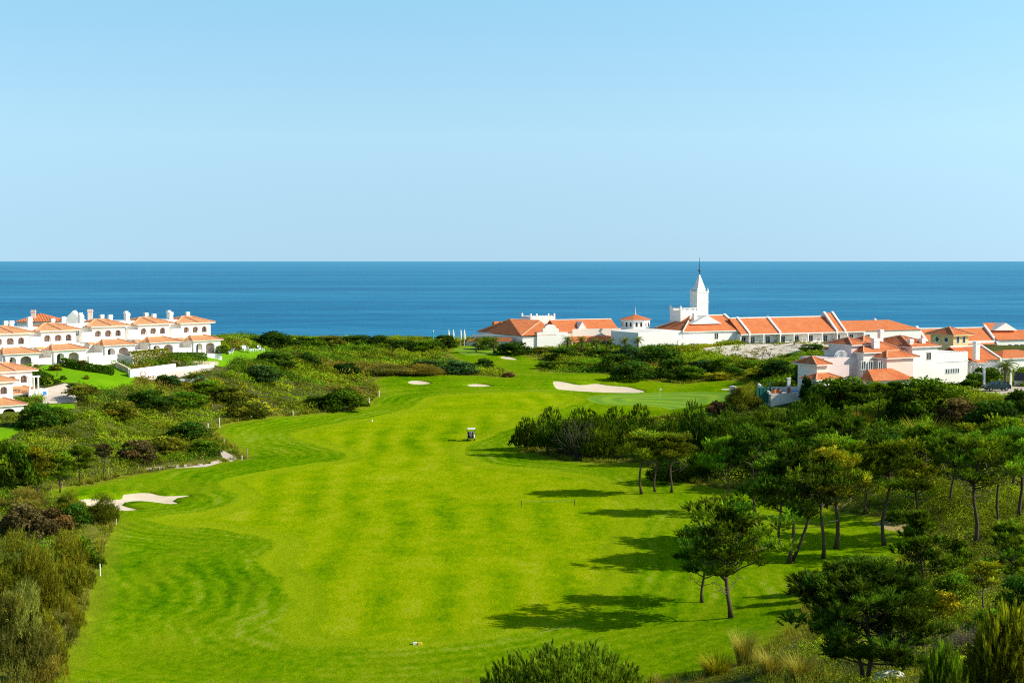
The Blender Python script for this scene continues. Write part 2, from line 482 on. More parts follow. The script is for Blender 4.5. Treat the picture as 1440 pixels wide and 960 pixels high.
# ------------------------------------------------------------------ one conforming triangulation, cut along every outline
pts, edges = [], []
def add_ring(poly, maxlen):
    idx = []
    p = [np.array(q) for q in poly]
    for i in range(len(p)):
        a, b = p[i], p[(i+1) % len(p)]
        k = max(1, int(np.linalg.norm(b-a)/maxlen))
        for j in range(k):
            q = a+(b-a)*j/k
            idx.append(len(pts)); pts.append((float(q[0]), float(q[1])))
    for i in range(len(idx)): edges.append((idx[i], idx[(i+1) % len(idx)]))
add_ring(GOLF, 3); add_ring(FAIR, 2.5); add_ring(GREEN, 2); add_ring(UPGREEN, 2)
for b in LAWN+PAVE+DUNE: add_ring(b, 3)
for b in STRIP: add_ring(b, 2)
SANDIN = []
for b in BUNK:
    add_ring(b, 1.0); s = offset_poly(b, .32); SANDIN.append(s); add_ring(s, 1.0)
gx, gy = [], []
y = 4.0
while y < 560:
    step = np.clip(y*.009, .9, 3.2)
    xs = np.arange(-.47*y-14, .47*y+14, step)
    xs = xs + R.uniform(-.3, .3, len(xs))*step
    ys = y + R.uniform(-.3, .3, len(xs))*step
    near = inside(GOLF, xs, ys)
    keep = near | (R.random(len(xs)) < .45)
    gx.append(xs[keep]); gy.append(ys[keep]); y += step
gx = np.concatenate(gx); gy = np.concatenate(gy)
far_x, far_y = np.meshgrid(np.arange(-420, 421, 20.), np.arange(-40, 800, 20.))
fx, fy = far_x.ravel()+R.uniform(-3, 3, far_x.size), far_y.ravel()+R.uniform(-3, 3, far_x.size)
out = (np.abs(fx) > .47*np.maximum(fy, 0)+18) | (fy > 565) | (fy < 0)
gx = np.concatenate([gx, fx[out]]); gy = np.concatenate([gy, fy[out]])
pts += [(float(a), float(b)) for a, b in zip(gx, gy)]
cv, ce, cf, *_ = delaunay_2d_cdt([Vector(p) for p in pts], edges, [], 0, 1e-4)
TV = np.array([(v.x, v.y) for v in cv]); TF = np.array([f for f in cf if len(f) == 3], np.int32)
TZ = Hn(TV[:, 0], TV[:, 1])
allsand = np.zeros(len(TV))
for b, s in zip(BUNK, SANDIN):
    w = inside(s, TV[:, 0], TV[:, 1]) | (edge_dist(s, TV[:, 0], TV[:, 1]) < 1e-3)
    e = edge_dist(s, TV[:, 0], TV[:, 1])
    dp = .26 if b is BUNK[-1] else .18
    TZ[w] -= dp + .22*np.clip(e[w]/2.5, 0, 1)
# gentle unevenness away from the greens
TZ += np.where(inside(GOLF, TV[:, 0], TV[:, 1]), .05, .18)*np.sin(TV[:, 0]*.31+np.sin(TV[:, 1]*.17)*2)*np.cos(TV[:, 1]*.23)
cen = TV[TF].mean(1); cx, cy = cen[:, 0], cen[:, 1]
reg = np.zeros(len(TF), int)           # 0 ground 1 rough 2 fairway 3 green 4 lawn 5 paving 6 dune 7 sand 8 path
for b in DUNE: reg[inside(b, cx, cy)] = 6
for b in LAWN: reg[inside(b, cx, cy)] = 4
for b in PAVE: reg[inside(b, cx, cy)] = 5
reg[inside(GOLF, cx, cy)] = 1
reg[inside(FAIR, cx, cy)] = 2
reg[inside(GREEN, cx, cy) | inside(UPGREEN, cx, cy)] = 3
reg[inside(DUNE[1], cx, cy)] = 9
for b in STRIP: reg[inside(b, cx, cy)] = 8
sandid = np.full(len(TF), -1)
for i, s in enumerate(SANDIN):
    w = inside(s, cx, cy); reg[w] = 7; sandid[w] = i
fd = edge_dist(FAIR, TV[:, 0], TV[:, 1])*np.where(inside(FAIR, TV[:, 0], TV[:, 1]), 1, -1)
gd = edge_dist(GREEN, TV[:, 0], TV[:, 1])
bd = edge_dist(GOLF, TV[:, 0], TV[:, 1])
def piece(name, mask, mat):
    f = TF[mask]; u, inv = np.unique(f, return_inverse=True)
    V = np.column_stack([TV[u], TZ[u]])
    f2 = inv.reshape(-1, 3)
    a = V[f2[:, 0]]; n = np.cross(V[f2[:, 1]]-a, V[f2[:, 2]]-a)
    f2[n[:, 2] < 0] = f2[n[:, 2] < 0][:, ::-1]
    me = np_mesh(name, V, f2, mat, smooth=True, attrs={'fd': fd[u], 'gd': gd[u], 'bd': bd[u]})
    o = new_obj(name, me); o['kind'] = 'structure'
    return o

def ground_mats():
    def attr(n, a): return n.N('ShaderNodeAttribute', attribute_name=a).outputs['Fac']
    n = NT('mown_grass'); p = pos(n)
    sx = n.N('ShaderNodeSeparateXYZ'); n.L(p, sx.inputs[0])
    fine = n.noise(n.mapping(p, (1, .45, 1)), 1.5, 6, .75); patch = n.noise(p, .035, 4, .6); patch2 = n.noise(n.mapping(p, (1, .5, 1)), .16, 4, .6)
    mid = n.noise(n.mapping(p, (.7, .6, 1)), .3, 5, .65)
    fdv = attr(n, 'fd')
    # rough: mown lines that follow the fairway edge
    w = n.noise(p, .05, 3, .5)
    d = n.math('ADD', fdv, n.math('MULTIPLY', n.math('SUBTRACT', w, .5), 9))
    s1 = n.math('MULTIPLY_ADD', n.math('SINE', n.math('MULTIPLY', d, 2*math.pi/1.9)), .5, .5)
    s2 = n.math('MULTIPLY_ADD', n.math('SINE', n.math('MULTIPLY', d, 2*math.pi/6.3)), .5, .5)
    st = n.math('ADD', n.math('MULTIPLY', s1, .6), n.math('MULTIPLY', s2, .4))
    st = n.math('MULTIPLY', n.math('SUBTRACT', st, .5), n.ramp(n.noise(p, .045, 3), [(.36, (.1, .1, .1, 1)), (.60, (1, 1, 1, 1))]))
    v = n.math('ADD', n.math('MULTIPLY', st, .22), n.math('ADD', n.math('MULTIPLY', fine, .72), n.math('MULTIPLY', patch, .5)))
    rc = n.ramp(v, [(.42, (.05, .17, .001, 1)), (.56, (.13, .29, .001, 1)), (.68, (.23, .375, .002, 1)), (.86, (.42, .48, .07, 1))])
    y = n.ramp(patch2, [(.46, (0, 0, 0, 1)), (.70, (1, 1, 1, 1))])
    rc = n.mix(n.math('MULTIPLY', y, .5), rc, (.28, .36, .006, 1))
    # fairway: paler, striped along its length
    lx = n.math('ADD', sx.outputs[0], n.math('ADD', n.math('MULTIPLY', n.noise(p, .02, 2), 12), n.math('MULTIPLY', sx.outputs[1], .035)))
    f1 = n.math('SINE', n.math('MULTIPLY', lx, 2*math.pi/5.6))
    f1 = n.math('MULTIPLY', f1, n.ramp(n.noise(p, .03, 2), [(.35, (.1, .1, .1, 1)), (.65, (1, 1, 1, 1))]))
    v2 = n.math('ADD', n.math('MULTIPLY', f1, .10), n.math('ADD', n.math('MULTIPLY', fine, .60), n.math('ADD', n.math('MULTIPLY', patch, .30), n.math('MULTIPLY', mid, .46))))
    fc = n.ramp(v2, [(.46, (.115, .27, .001, 1)), (.62, (.245, .395, .001, 1)), (.74, (.36, .465, .002, 1)), (.94, (.48, .53, .03, 1))])
    # soft border, paler strip along it, the two fading into each other to the right and towards the tee
    e = n.math('ADD', fdv, n.math('ADD', n.math('MULTIPLY', n.math('SUBTRACT', mid, .5), 2.2), n.math('MULTIPLY', n.math('SUBTRACT', fine, .5), 1.2)))
    k = n.ramp(n.math('MULTIPLY_ADD', e, .5, .5), [(.2, (0, 0, 0, 1)), (.85, (1, 1, 1, 1))])
    fade = n.ramp(n.math('ADD', n.math('MULTIPLY', sx.outputs[0], .02), n.math('MULTIPLY', n.math('SUBTRACT', patch, .5), .8)), [(.05, (0, 0, 0, 1)), (.45, (.40, .40, .40, 1))])
    near = n.ramp(n.math('DIVIDE', sx.outputs[1], 200), [(.50, (.5, .5, .5, 1)), (.60, (0, 0, 0, 1))])
    both = n.mix(.45, rc, fc)
    k2 = n.math('MAXIMUM', fade, near)
    rc = n.mix(k2, rc, both); fc = n.mix(n.math('MULTIPLY', k2, .8), fc, both)
    c = n.mix(k, rc, fc)
    band = n.ramp(n.math('MULTIPLY_ADD', e, .1, .6), [(.24, (0, 0, 0, 1)), (.33, (1, 1, 1, 1)), (.56, (.7, .7, .7, 1)), (.66, (0, 0, 0, 1))])
    c = n.mix(n.math('MULTIPLY', n.math('MULTIPLY', band, .7), n.math('SUBTRACT', 1, k2)), c, (.40, .505, .006, 1))
    ed = n.ramp(n.math('MULTIPLY', n.math('ADD', attr(n, 'bd'), n.math('MULTIPLY', fine, 2.2)), .22), [(.28, (1, 1, 1, 1)), (.75, (0, 0, 0, 1))])
    c = n.mix(n.math('MULTIPLY', n.math('MULTIPLY', ed, .5), n.math('SUBTRACT', 1, k)), c, (.30, .30, .02, 1))
    M['rough'] = M['fairway'] = n.surf(c, .9, .0, bump=n.noise(p, 3.0, 6, .8), bstr=.8, bdist=.2)
    n = NT('putting_green'); p = pos(n)
    d = n.math('ADD', attr(n, 'gd'), n.math('MULTIPLY', n.noise(p, .05, 2), 3))
    s = n.math('MULTIPLY_ADD', n.math('SINE', n.math('MULTIPLY', d, 2*math.pi/4.2)), .5, .5)
    v = n.math('ADD', n.math('MULTIPLY', s, .35), n.math('MULTIPLY', n.noise(p, .6, 5, .7), .6))
    M['green'] = n.surf(n.ramp(v, [(.3, (.16, .34, .012, 1)), (.7, (.30, .46, .02, 1))]), .85, .1)
    n = NT('lawn_grass'); p = pos(n)
    v = n.math('ADD', n.math('MULTIPLY', n.noise(p, 1.2, 5, .7), .6), n.math('MULTIPLY', n.noise(p, .12, 3), .4))
    M['lawn'] = n.surf(n.ramp(v, [(.3, (.10, .30, .0, 1)), (.7, (.24, .47, .0, 1))]), .9, .08)
    n = NT('bunker_sand'); p = pos(n)
    v = n.math('ADD', n.math('MULTIPLY', n.noise(p, .5, 5, .6), .6), n.math('MULTIPLY', n.noise(p, 5, 3), .4))
    M['sand'] = n.surf(n.ramp(v, [(.3, (.82, .64, .44, 1)), (.7, (.95, .83, .64, 1))]), .95, .05, bump=n.noise(n.mapping(p, (1, 3, 1)), 1.5, 5), bstr=.5, bdist=.1)
    n = NT('sandy_paving'); p = pos(n)
    v = n.noise(p, .8, 5, .65)
    M['paving'] = n.surf(n.ramp(v, [(.3, (.66, .53, .42, 1)), (.7, (.80, .70, .60, 1))]), .9, .1)
    n = NT('dune_sand'); p = pos(n)
    v = n.noise(n.mapping(p, (1, .45, 1)), .55, 6, .72)
    g = n.noise(p, .09, 3)
    c = n.ramp(v, [(.34, (.22, .20, .08, 1)), (.42, (.60, .48, .32, 1)), (.50, (.92, .82, .68, 1))])
    c = n.mix(n.ramp(g, [(.58, (0, 0, 0, 1)), (.72, (1, 1, 1, 1))]), c, (.24, .24, .03, 1))
    M['dune'] = n.surf(c, .95, .05, bump=v, bstr=.6, bdist=.25)
    n = NT('dry_ground'); p = pos(n)
    v = n.noise(p, .7, 6, .7)
    M['dry'] = n.surf(n.ramp(v, [(.36, (.30, .31, .04, 1)), (.5, (.55, .42, .16, 1)), (.66, (.72, .56, .30, 1))]), .95, .05, bump=v, bstr=.5, bdist=.1)
    n = NT('scrub_ground'); p = pos(n)
    v = n.noise(p, .4, 6, .7); g = n.noise(p, .05, 4)
    c = n.ramp(v, [(.3, (.025, .035, .0, 1)), (.5, (.07, .085, .020, 1)), (.75, (.16, .15, .05, 1))])
    c = n.mix(n.ramp(g, [(.5, (0, 0, 0, 1)), (.7, (1, 1, 1, 1))]), c, (.19, .23, .015, 1))
    eg = n.ramp(n.math('MULTIPLY', n.math('ADD', n.N('ShaderNodeAttribute', attribute_name='bd').outputs['Fac'], n.math('MULTIPLY', v, 5)), .12), [(.35, (1, 1, 1, 1)), (.8, (0, 0, 0, 1))])
    c = n.mix(n.math('MULTIPLY', eg, .85), c, (.27, .28, .03, 1))
    M['ground'] = n.surf(c, .95, .05, bump=v, bstr=1, bdist=.4)
ground_mats()
piece('terrain', reg == 0, M['ground'])
piece('rough_grass', reg == 1, M['rough'])
piece('fairway', reg == 2, M['fairway'])
piece('putting_green', reg == 3, M['green'])
piece('lawn', reg == 4, M['lawn'])
piece('paving', reg == 5, M['paving'])
piece('dune_sand', reg == 6, M['dune'])
piece('sand_path', reg == 8, M['paving'])
piece('dry_ground', reg == 9, M['dry'])
for i in range(len(BUNK)): piece('bunker_sand', sandid == i, M['sand'])

# sea
n = NT('sea_water'); p = pos(n)
sx = n.N('ShaderNodeSeparateXYZ'); n.L(p, sx.inputs[0])
w1 = n.noise(n.mapping(p, (.3, 1, 1)), .05, 8, .75); w2 = n.noise(n.mapping(p, (.22, 1, 1)), .008, 10, .78); w3 = n.noise(n.mapping(p, (.16, 1, 1)), .0009, 13, .76)
v = n.math('ADD', n.math('MULTIPLY', w1, .3), n.math('ADD', n.math('MULTIPLY', w2, .35), n.math('MULTIPLY', w3, .5)))
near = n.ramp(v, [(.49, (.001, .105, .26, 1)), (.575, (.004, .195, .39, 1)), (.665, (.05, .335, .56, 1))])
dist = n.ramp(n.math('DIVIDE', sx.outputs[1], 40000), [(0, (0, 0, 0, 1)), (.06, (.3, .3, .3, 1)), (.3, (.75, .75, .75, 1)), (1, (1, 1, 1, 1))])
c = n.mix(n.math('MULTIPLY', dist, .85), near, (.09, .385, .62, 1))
ps = n.N('ShaderNodeBsdfPrincipled'); n.L(c, ps.inputs['Base Color']); ps.inputs['Roughness'].default_value = .55
ps.inputs['Specular IOR Level'].default_value = .22; ps.inputs['IOR'].default_value = 1.33
bp = n.N('ShaderNodeBump'); bp.inputs['Strength'].default_value = .6; bp.inputs['Distance'].default_value = 1.2
n.L(w1, bp.inputs['Height']); n.L(bp.outputs[0], ps.inputs['Normal']); n.L(ps.outputs[0], n.out.inputs['Surface'])
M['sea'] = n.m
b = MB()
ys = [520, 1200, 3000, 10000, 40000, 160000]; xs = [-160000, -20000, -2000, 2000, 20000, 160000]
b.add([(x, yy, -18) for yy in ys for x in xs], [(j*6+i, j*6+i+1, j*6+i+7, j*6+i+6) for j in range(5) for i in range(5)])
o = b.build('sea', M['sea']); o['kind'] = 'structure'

# ------------------------------------------------------------------ sky, sun, camera
SUN_EL, SUN_BACK = math.radians(31.5), math.radians(8)     # sun off to the right and a little behind the camera
sc = bpy.context.scene
SKY_LOW, SKY_HIGH = (1.9, 1.82, 1.42, 1), (1.87, 2.37, 1.92, 1)
w = bpy.data.worlds.new('World'); sc.world = w; w.use_nodes = True
nt = w.node_tree; nt.nodes.clear()
sky = nt.nodes.new('ShaderNodeTexSky'); sky.sky_type = 'NISHITA'; sky.sun_disc = False
sky.sun_elevation = SUN_EL; sky.sun_rotation = math.radians(90) + SUN_BACK
sky.altitude = 20; sky.air_density = 1.0; sky.dust_density = .6; sky.ozone_density = 2.0
tc = nt.nodes.new('ShaderNodeTexCoord')
def WN(ty, **k):
    q = nt.nodes.new(ty)
    for a_, b_ in k.items(): setattr(q, a_, b_)
    return q
sep = WN('ShaderNodeSeparateXYZ'); nt.links.new(tc.outputs['Generated'], sep.inputs[0])
zz = WN('ShaderNodeMath', operation='MULTIPLY_ADD'); nt.links.new(sep.outputs[2], zz.inputs[0]); zz.inputs[1].default_value = .9; zz.inputs[2].default_value = .30
cmb = WN('ShaderNodeCombineXYZ')
nt.links.new(sep.outputs[0], cmb.inputs[0]); nt.links.new(sep.outputs[1], cmb.inputs[1]); nt.links.new(zz.outputs[0], cmb.inputs[2])
nrm = WN('ShaderNodeVectorMath', operation='NORMALIZE'); nt.links.new(cmb.outputs[0], nrm.inputs[0]); nt.links.new(nrm.outputs[0], sky.inputs['Vector'])
hz = WN('ShaderNodeValToRGB')
hz.color_ramp.elements[0].position = 0; hz.color_ramp.elements[0].color = SKY_LOW
hz.color_ramp.elements[1].position = .2; hz.color_ramp.elements[1].color = SKY_HIGH
e_ = hz.color_ramp.elements.new(.085); e_.color = (2.36, 2.33, 1.76, 1)
e_ = hz.color_ramp.elements.new(.6); e_.color = (.5, .58, .62, 1)
nt.links.new(sep.outputs[2], hz.inputs[0])
hs = WN('ShaderNodeMix', data_type='RGBA', blend_type='MULTIPLY'); hs.inputs[0].default_value = 1
nt.links.new(hz.outputs[0], hs.inputs[7])
bg = nt.nodes.new('ShaderNodeBackground'); bg.inputs['Strength'].default_value = .15
wo = nt.nodes.new('ShaderNodeOutputWorld')
nt.links.new(sky.outputs[0], hs.inputs[6]); nt.links.new(hs.outputs[2], bg.inputs['Color']); nt.links.new(bg.outputs[0], wo.inputs[0])
L = bpy.data.lights.new('sun', 'SUN'); L.energy = 5.0; L.angle = math.radians(.5); L.color = (1, .925, .77)
lo = link(bpy.data.objects.new('sun', L))
sd = Vector((math.cos(SUN_EL)*math.cos(SUN_BACK), -math.cos(SUN_EL)*math.sin(SUN_BACK), math.sin(SUN_EL)))
lo.rotation_euler = sd.to_track_quat('Z', 'Y').to_euler()
cd_ = bpy.data.cameras.new('camera'); cd_.sensor_width = 36; cd_.lens = F/1440*36; cd_.clip_start = .5; cd_.clip_end = 400000
co = link(bpy.data.objects.new('camera', cd_)); co.location = CAM; co.rotation_euler = (math.radians(90)-PITCH, 0, 0)
sc.camera = co
sc.cycles.use_denoising = False; sc.cycles.filter_width = 1.1
sc.cycles.max_bounces = 6; sc.cycles.diffuse_bounces = 4; sc.cycles.transmission_bounces = 4
sc.view_settings.view_transform = 'Standard'; sc.view_settings.look = 'None'; sc.view_settings.exposure = 0; sc.view_settings.gamma = 1
# ------------------------------------------------------------------ foliage building blocks
def unit(v): return v/(np.linalg.norm(v, axis=-1, keepdims=True)+1e-9)
def rdir(m): return unit(R.normal(size=(m, 3)))
def quads(C, N, S, aspect=.6):
    m = len(C); t = unit(np.cross(N, rdir(m))); b = np.cross(N, t)
    s = S[:, None] if np.ndim(S) else S
    V = np.stack([C-t*s*.5, C-b*s*.5*aspect, C+t*s*.5, C+b*s*.5*aspect], 1).reshape(-1, 3)
    return V, np.arange(m*4).reshape(m, 4)
def needles(C, D, L_, W_, n, spread):
    """n needles round each shoot C along D; returns triangles"""
    m = len(C); C2 = np.repeat(C, n, 0); D2 = np.repeat(D, n, 0)
    L2 = np.repeat(L_*np.ones(m), n)[:, None]
    p = unit(np.cross(D2, rdir(m*n)))
    t = R.random((m*n, 1))
    base = C2 + D2*L2*t*.75
    d = unit(D2*(1-.25*(1-t)) + p*spread*(1.1-.6*t))
    tip = base + d*L2*.55*(.7+.6*R.random((m*n, 1)))
    s = unit(np.cross(d, rdir(m*n)))*W_
    V = np.stack([base-s, base+s, tip], 1).reshape(-1, 3)
    return V, np.arange(m*n*3).reshape(-1, 3)

def bush_mesh(name, nl, lobes, flat_=.8, leaf=.1, col_var=.25, upright=0.0, droop=.35, mat='leaf', seed=0):
    """unit bush: about 1 tall and 2*0.62 wide, leaves over several overlapping lobes, open gaps between them"""
    global R
    keep = R; R = np.random.default_rng(100+seed)
    cs, rs = [], []
    for i in range(lobes):
        a = 2*math.pi*(i*.382)+R.normal()*.3; q = math.sqrt((i+.5)/lobes)
        r = R.uniform(.17, .30)*(1.1-.35*q)
        z = (1-q*q*.75)*.72*R.uniform(.72, 1.08)
        cs.append((.46*q*math.cos(a), .46*q*math.sin(a), max(z-r*.2, .12))); rs.append(r)
    for i in range(lobes//2):          # a skirt of low lobes reaching the ground
        a = R.uniform(0, 6.28); q = R.uniform(.25, .5)
        cs.append((q*math.cos(a), q*math.sin(a), R.uniform(.06, .25))); rs.append(R.uniform(.14, .24))
    cs = np.array(cs); rs = np.array(rs)
    w = rs**2; k = R.choice(len(cs), nl, p=w/w.sum())
    d = rdir(nl); d[:, 2] = np.abs(d[:, 2])*.9 + d[:, 2]*.1
    d = unit(d); rad = 1+R.normal(size=(nl, 1))*.13 - (R.random((nl, 1)) < .25)*R.random((nl, 1))*.6
    C = cs[k] + d*rs[k][:, None]*rad*np.array([1, 1, flat_])
    C[:, 2] = np.maximum(C[:, 2], .01)
    N = unit(d*.8 + R.normal(size=(nl, 3))*.55)
    if upright: N = unit(N*np.array([1, 1, 1-upright]))
    V, Fq = quads(C, N, leaf*R.uniform(.6, 1.3, nl), .55)
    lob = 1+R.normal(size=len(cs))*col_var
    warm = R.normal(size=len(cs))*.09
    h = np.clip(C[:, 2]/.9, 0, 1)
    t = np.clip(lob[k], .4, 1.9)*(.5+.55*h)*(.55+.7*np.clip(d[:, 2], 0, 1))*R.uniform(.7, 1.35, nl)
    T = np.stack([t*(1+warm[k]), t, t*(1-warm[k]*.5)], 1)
    me = np_mesh(name, V, Fq, M[mat], np.repeat(T, 4, 0))
    R = keep
    return me

def willow_mesh(name, seed, lobes, per=95, nn=9):
    """willowy bush: arching sprays of narrow leaves"""
    global R
    keep = R; R = np.random.default_rng(700+seed)
    cs, rs = [], []
    for i in range(lobes):
        a = 2*math.pi*i*.382+R.normal()*.4; q = math.sqrt((i+.4)/lobes); r = R.uniform(.13, .22)
        cs.append((.46*q*math.cos(a), .46*q*math.sin(a), max(.1, (.88-.5*q**1.5)*R.uniform(.55, 1.08)-.12))); rs.append(r)
        if q > .45: cs.append((.46*q*math.cos(a+.3), .46*q*math.sin(a+.3), R.uniform(.06, .35))); rs.append(r)
    cs = np.array(cs); rs = np.array(rs); m = per*len(cs)
    k = np.repeat(np.arange(len(cs)), per); d = rdir(m); d[:, 2] = np.abs(d[:, 2])*.9-.05; d = unit(d)
    C = cs[k]+d*rs[k][:, None]*R.uniform(.55, 1.12, (m, 1)); C[:, 2] = np.maximum(C[:, 2], .01)
    D = unit(d*.5+np.array([0, 0, .75])+R.normal(size=(m, 3))*.4)
    V, Fa = needles(C, D, .085*R.uniform(.7, 1.4, m), .0042, nn, .8)
    lob = np.clip(1+R.normal(size=len(cs))*.28, .4, 1.6); warm = R.normal(size=len(cs))*.07
    t = lob[k]*(.5+.6*np.clip(C[:, 2], 0, 1))*R.uniform(.6, 1.4, m)
    T = np.repeat(t, nn*3); w_ = np.repeat(warm[k], nn*3)
    me = np_mesh(name, V, Fa, M['leaf'], np.stack([T*(1+w_), T, T*(1-w_)], 1))
    R = keep
    return me

def shoots_mesh(name, lobes, per, L_, W_, nn, seed, spread=.6, mat='needle'):
    """a dense low pine: lobes covered with upright candle-like shoots"""
    global R
    keep = R; R = np.random.default_rng(300+seed)
    cs, rs = [], []
    for i in range(lobes):
        a = 2*math.pi*i*.382+R.normal()*.35; q = math.sqrt((i+.4)/lobes)
        r = R.uniform(.15, .26)
        cs.append((.44*q*math.cos(a), .44*q*math.sin(a), max(.1, (.86-.62*q**1.6)*R.uniform(.75, 1.06)-.12))); rs.append(r)
        if q > .5: cs.append((.42*q*math.cos(a+.3), .42*q*math.sin(a+.3), R.uniform(.08, .3))); rs.append(r*.9)
    cs = np.array(cs); rs = np.array(rs); m = per*len(cs)
    k = R.choice(len(cs), m, p=rs**2/(rs**2).sum())
    d = rdir(m); d[:, 2] = np.abs(d[:, 2])*.85-.1; d = unit(d)
    C = cs[k]+d*rs[k][:, None]*R.uniform(.72, 1.05, (m, 1))
    C[:, 2] = np.maximum(C[:, 2], .02)
    D = unit(d*.55+np.array([0, 0, .8])+R.normal(size=(m, 3))*.2)
    V, Fa = needles(C, D, L_*R.uniform(.7, 1.3, m), W_, nn, spread)
    lob = np.clip(1+R.normal(size=len(cs))*.38, .35, 1.9)
    h = np.clip(C[:, 2], 0, 1); up = np.clip(d[:, 2]*.7+.4, 0, 1)
    t = lob[k]*(.35+.5*h)*(.45+.85*up)*R.uniform(.7, 1.3, m)  # inner shade painted into the tint: low and sideways shoots darker
    T = np.repeat(t, nn*3)
    tip = np.tile(np.array([.8, .8, 1.3]), m*nn)
    me = np_mesh(name, V, Fa, M[mat], T*tip)
    R = keep
    return me

def pine_meshes(name, seed, base=.42, wide=.30, limbs=15, pads=3, tufts=34, nn=9, L_=.055, W_=.0042, dead=4, lean=.05, fork=False, flatten=.8):
    """unit-height pine: tapered trunk with limbs, and a crown of needle pads at the limb ends"""
    global R
    keep = R; R = np.random.default_rng(500+seed)
    la = R.uniform(0, 6.28)
    def axis(t): return np.array([lean*math.cos(la)*(t**1.5)+.012*math.sin(t*9+seed), lean*math.sin(la)*(t**1.5)+.012*math.cos(t*8+seed), t])
    b = MB(); bd = MB(); ts = np.linspace(0, .95, 9)
    b.tube([axis(t) for t in ts], [.0135*(1-.72*t)+.005*(t < .02) for t in ts], 7)
    P, PR = [], []
    def limb(t, az, ln, rise, r0, leafy=True):
        p0 = axis(t); d = np.array([math.cos(az), math.sin(az), rise])
        pts_ = [p0]; cur = p0.copy(); dd = d/np.linalg.norm(d)
        for i in range(4):
            dd = unit(dd+R.normal(size=3)*.16+np.array([0, 0, .09]))
            cur = cur+dd*ln/4; pts_.append(cur.copy())
        (b if leafy and r0 > .006 else bd).tube(pts_, [r0*(1-.2*i) for i in range(5)], 5, False)
        if not leafy:
            for j in (2, 3): bd.tube([pts_[j], pts_[j]+R.normal(size=3)*ln*.16, pts_[j]+R.normal(size=3)*ln*.25], [r0*.5, r0*.35, r0*.15], 4, False)
        if leafy:
            for j in range(pads):
                f = .55+.45*(j+.5)/pads if pads > 1 else .95
                i = min(int(f*4), 3); q = pts_[i]+(pts_[i+1]-pts_[i])*(f*4-i)
                q = q+R.normal(size=3)*ln*.16*np.array([1, 1, .6])
                P.append(q+np.array([0, 0, .012])); PR.append(R.uniform(.036, .062)*(.75+.45*ln/wide))
                bd.tube([pts_[max(i-1, 0)], (pts_[i]+q)/2, q], [r0*.45, r0*.3, r0*.15], 4, False)
    for i in range(limbs):
        u = (i+.5)/limbs; t = base+(.95-base)*u
        prof = math.sin(math.pi*(.20+.74*u))**.9*(1.08-.22*u)
        limb(t, i*2.4+R.normal()*.3, wide*prof*R.uniform(.5, 1.3), .15+.8*u, .0085*(1.1-.6*u))
    for i in range(dead):
        limb(base*R.uniform(.6, 1.0)+R.random()*.22, R.uniform(0, 6.28), wide*R.uniform(.45, 1.0), R.uniform(-.05, .5), .005, False)
    P.append(axis(.97)+np.array([0, 0, .01])); PR.append(.035); P.append(axis(.93)); PR.append(.055); P.append(axis(.86)+np.array([.02, 0, 0])); PR.append(.08)
    if fork:
        q = [axis(.03)+np.array([.02, .01, 0]), axis(.2)+np.array([.05, .01, 0]), axis(.45)+np.array([.10, .03, 0]), axis(.7)+np.array([.15, .03, 0])]
        b.tube(q, [.014, .012, .009, .005], 6)
        for j in range(6): P.append(q[3]+R.normal(size=3)*.06); PR.append(.07)
    P = np.array(P); PR = np.array(PR); m = tufts*len(P)
    k = np.repeat(np.arange(len(P)), tufts)
    d = rdir(m); rr = R.random((m, 1))**.45
    C = P[k]+d*PR[k][:, None]*rr*np.array([1, 1, flatten])
    D = unit(d*np.array([.55, .55, .3])+np.array([0, 0, .9])+R.normal(size=(m, 3))*.22)
    V, Fa = needles(C, D, L_*R.uniform(.7, 1.3, m), W_, nn, .6)
    lob = np.clip(1+R.normal(size=len(P))*.38, .3, 1.9)
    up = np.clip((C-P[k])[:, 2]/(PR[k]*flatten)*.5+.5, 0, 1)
    t = lob[k]*(.25+1.15*up)*R.uniform(.7, 1.3, m)  # pad insides and undersides painted darker, tops lighter, like shade within the crown
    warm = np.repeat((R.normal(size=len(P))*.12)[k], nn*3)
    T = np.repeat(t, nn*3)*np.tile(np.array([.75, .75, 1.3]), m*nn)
    me = np_mesh(name+'_crown', V, Fa, M['needle'], np.stack([T*(1+warm), T, T*(1-warm)], 1))
    R = keep
    hi = float(V[:, 2].max()); w_ = float(np.percentile(np.abs(V[:, :2]), 97))*2
    return b.mesh(name+'_trunk', M['bark'], True), me, hi, w_, bd.mesh(name+'_limbs', M['palebark'], True)

def twigs_mesh(name, seed, n=260, mat='palebark', thick=.006):
    """bare twiggy bush"""
    global R
    keep = R; R = np.random.default_rng(900+seed)
    b = MB()
    for i in range(n):
        a = R.uniform(0, 6.28); q = R.random()**.5*.12
        p = np.array([q*math.cos(a), q*math.sin(a), 0.]); d = unit(np.array([math.cos(a)*R.uniform(.1, .9), math.sin(a)*R.uniform(.1, .9), 1.]))
        ps = [p]; ln = R.uniform(.55, .95)
        for j in range(3):
            d = unit(d+R.normal(size=3)*.22); p = p+d*ln/3; ps.append(p)
        b.tube(ps, [thick*1.4, thick, thick*.7, thick*.3], 3, False)
        for j in range(3):
            q0 = ps[1+j % 3]; e = unit(d+R.normal(size=3)*.6)
            b.tube([q0, q0+e*R.uniform(.12, .28)], [thick*.6, thick*.2], 3, False)
    R = keep
    return b.mesh(name, M[mat], False)

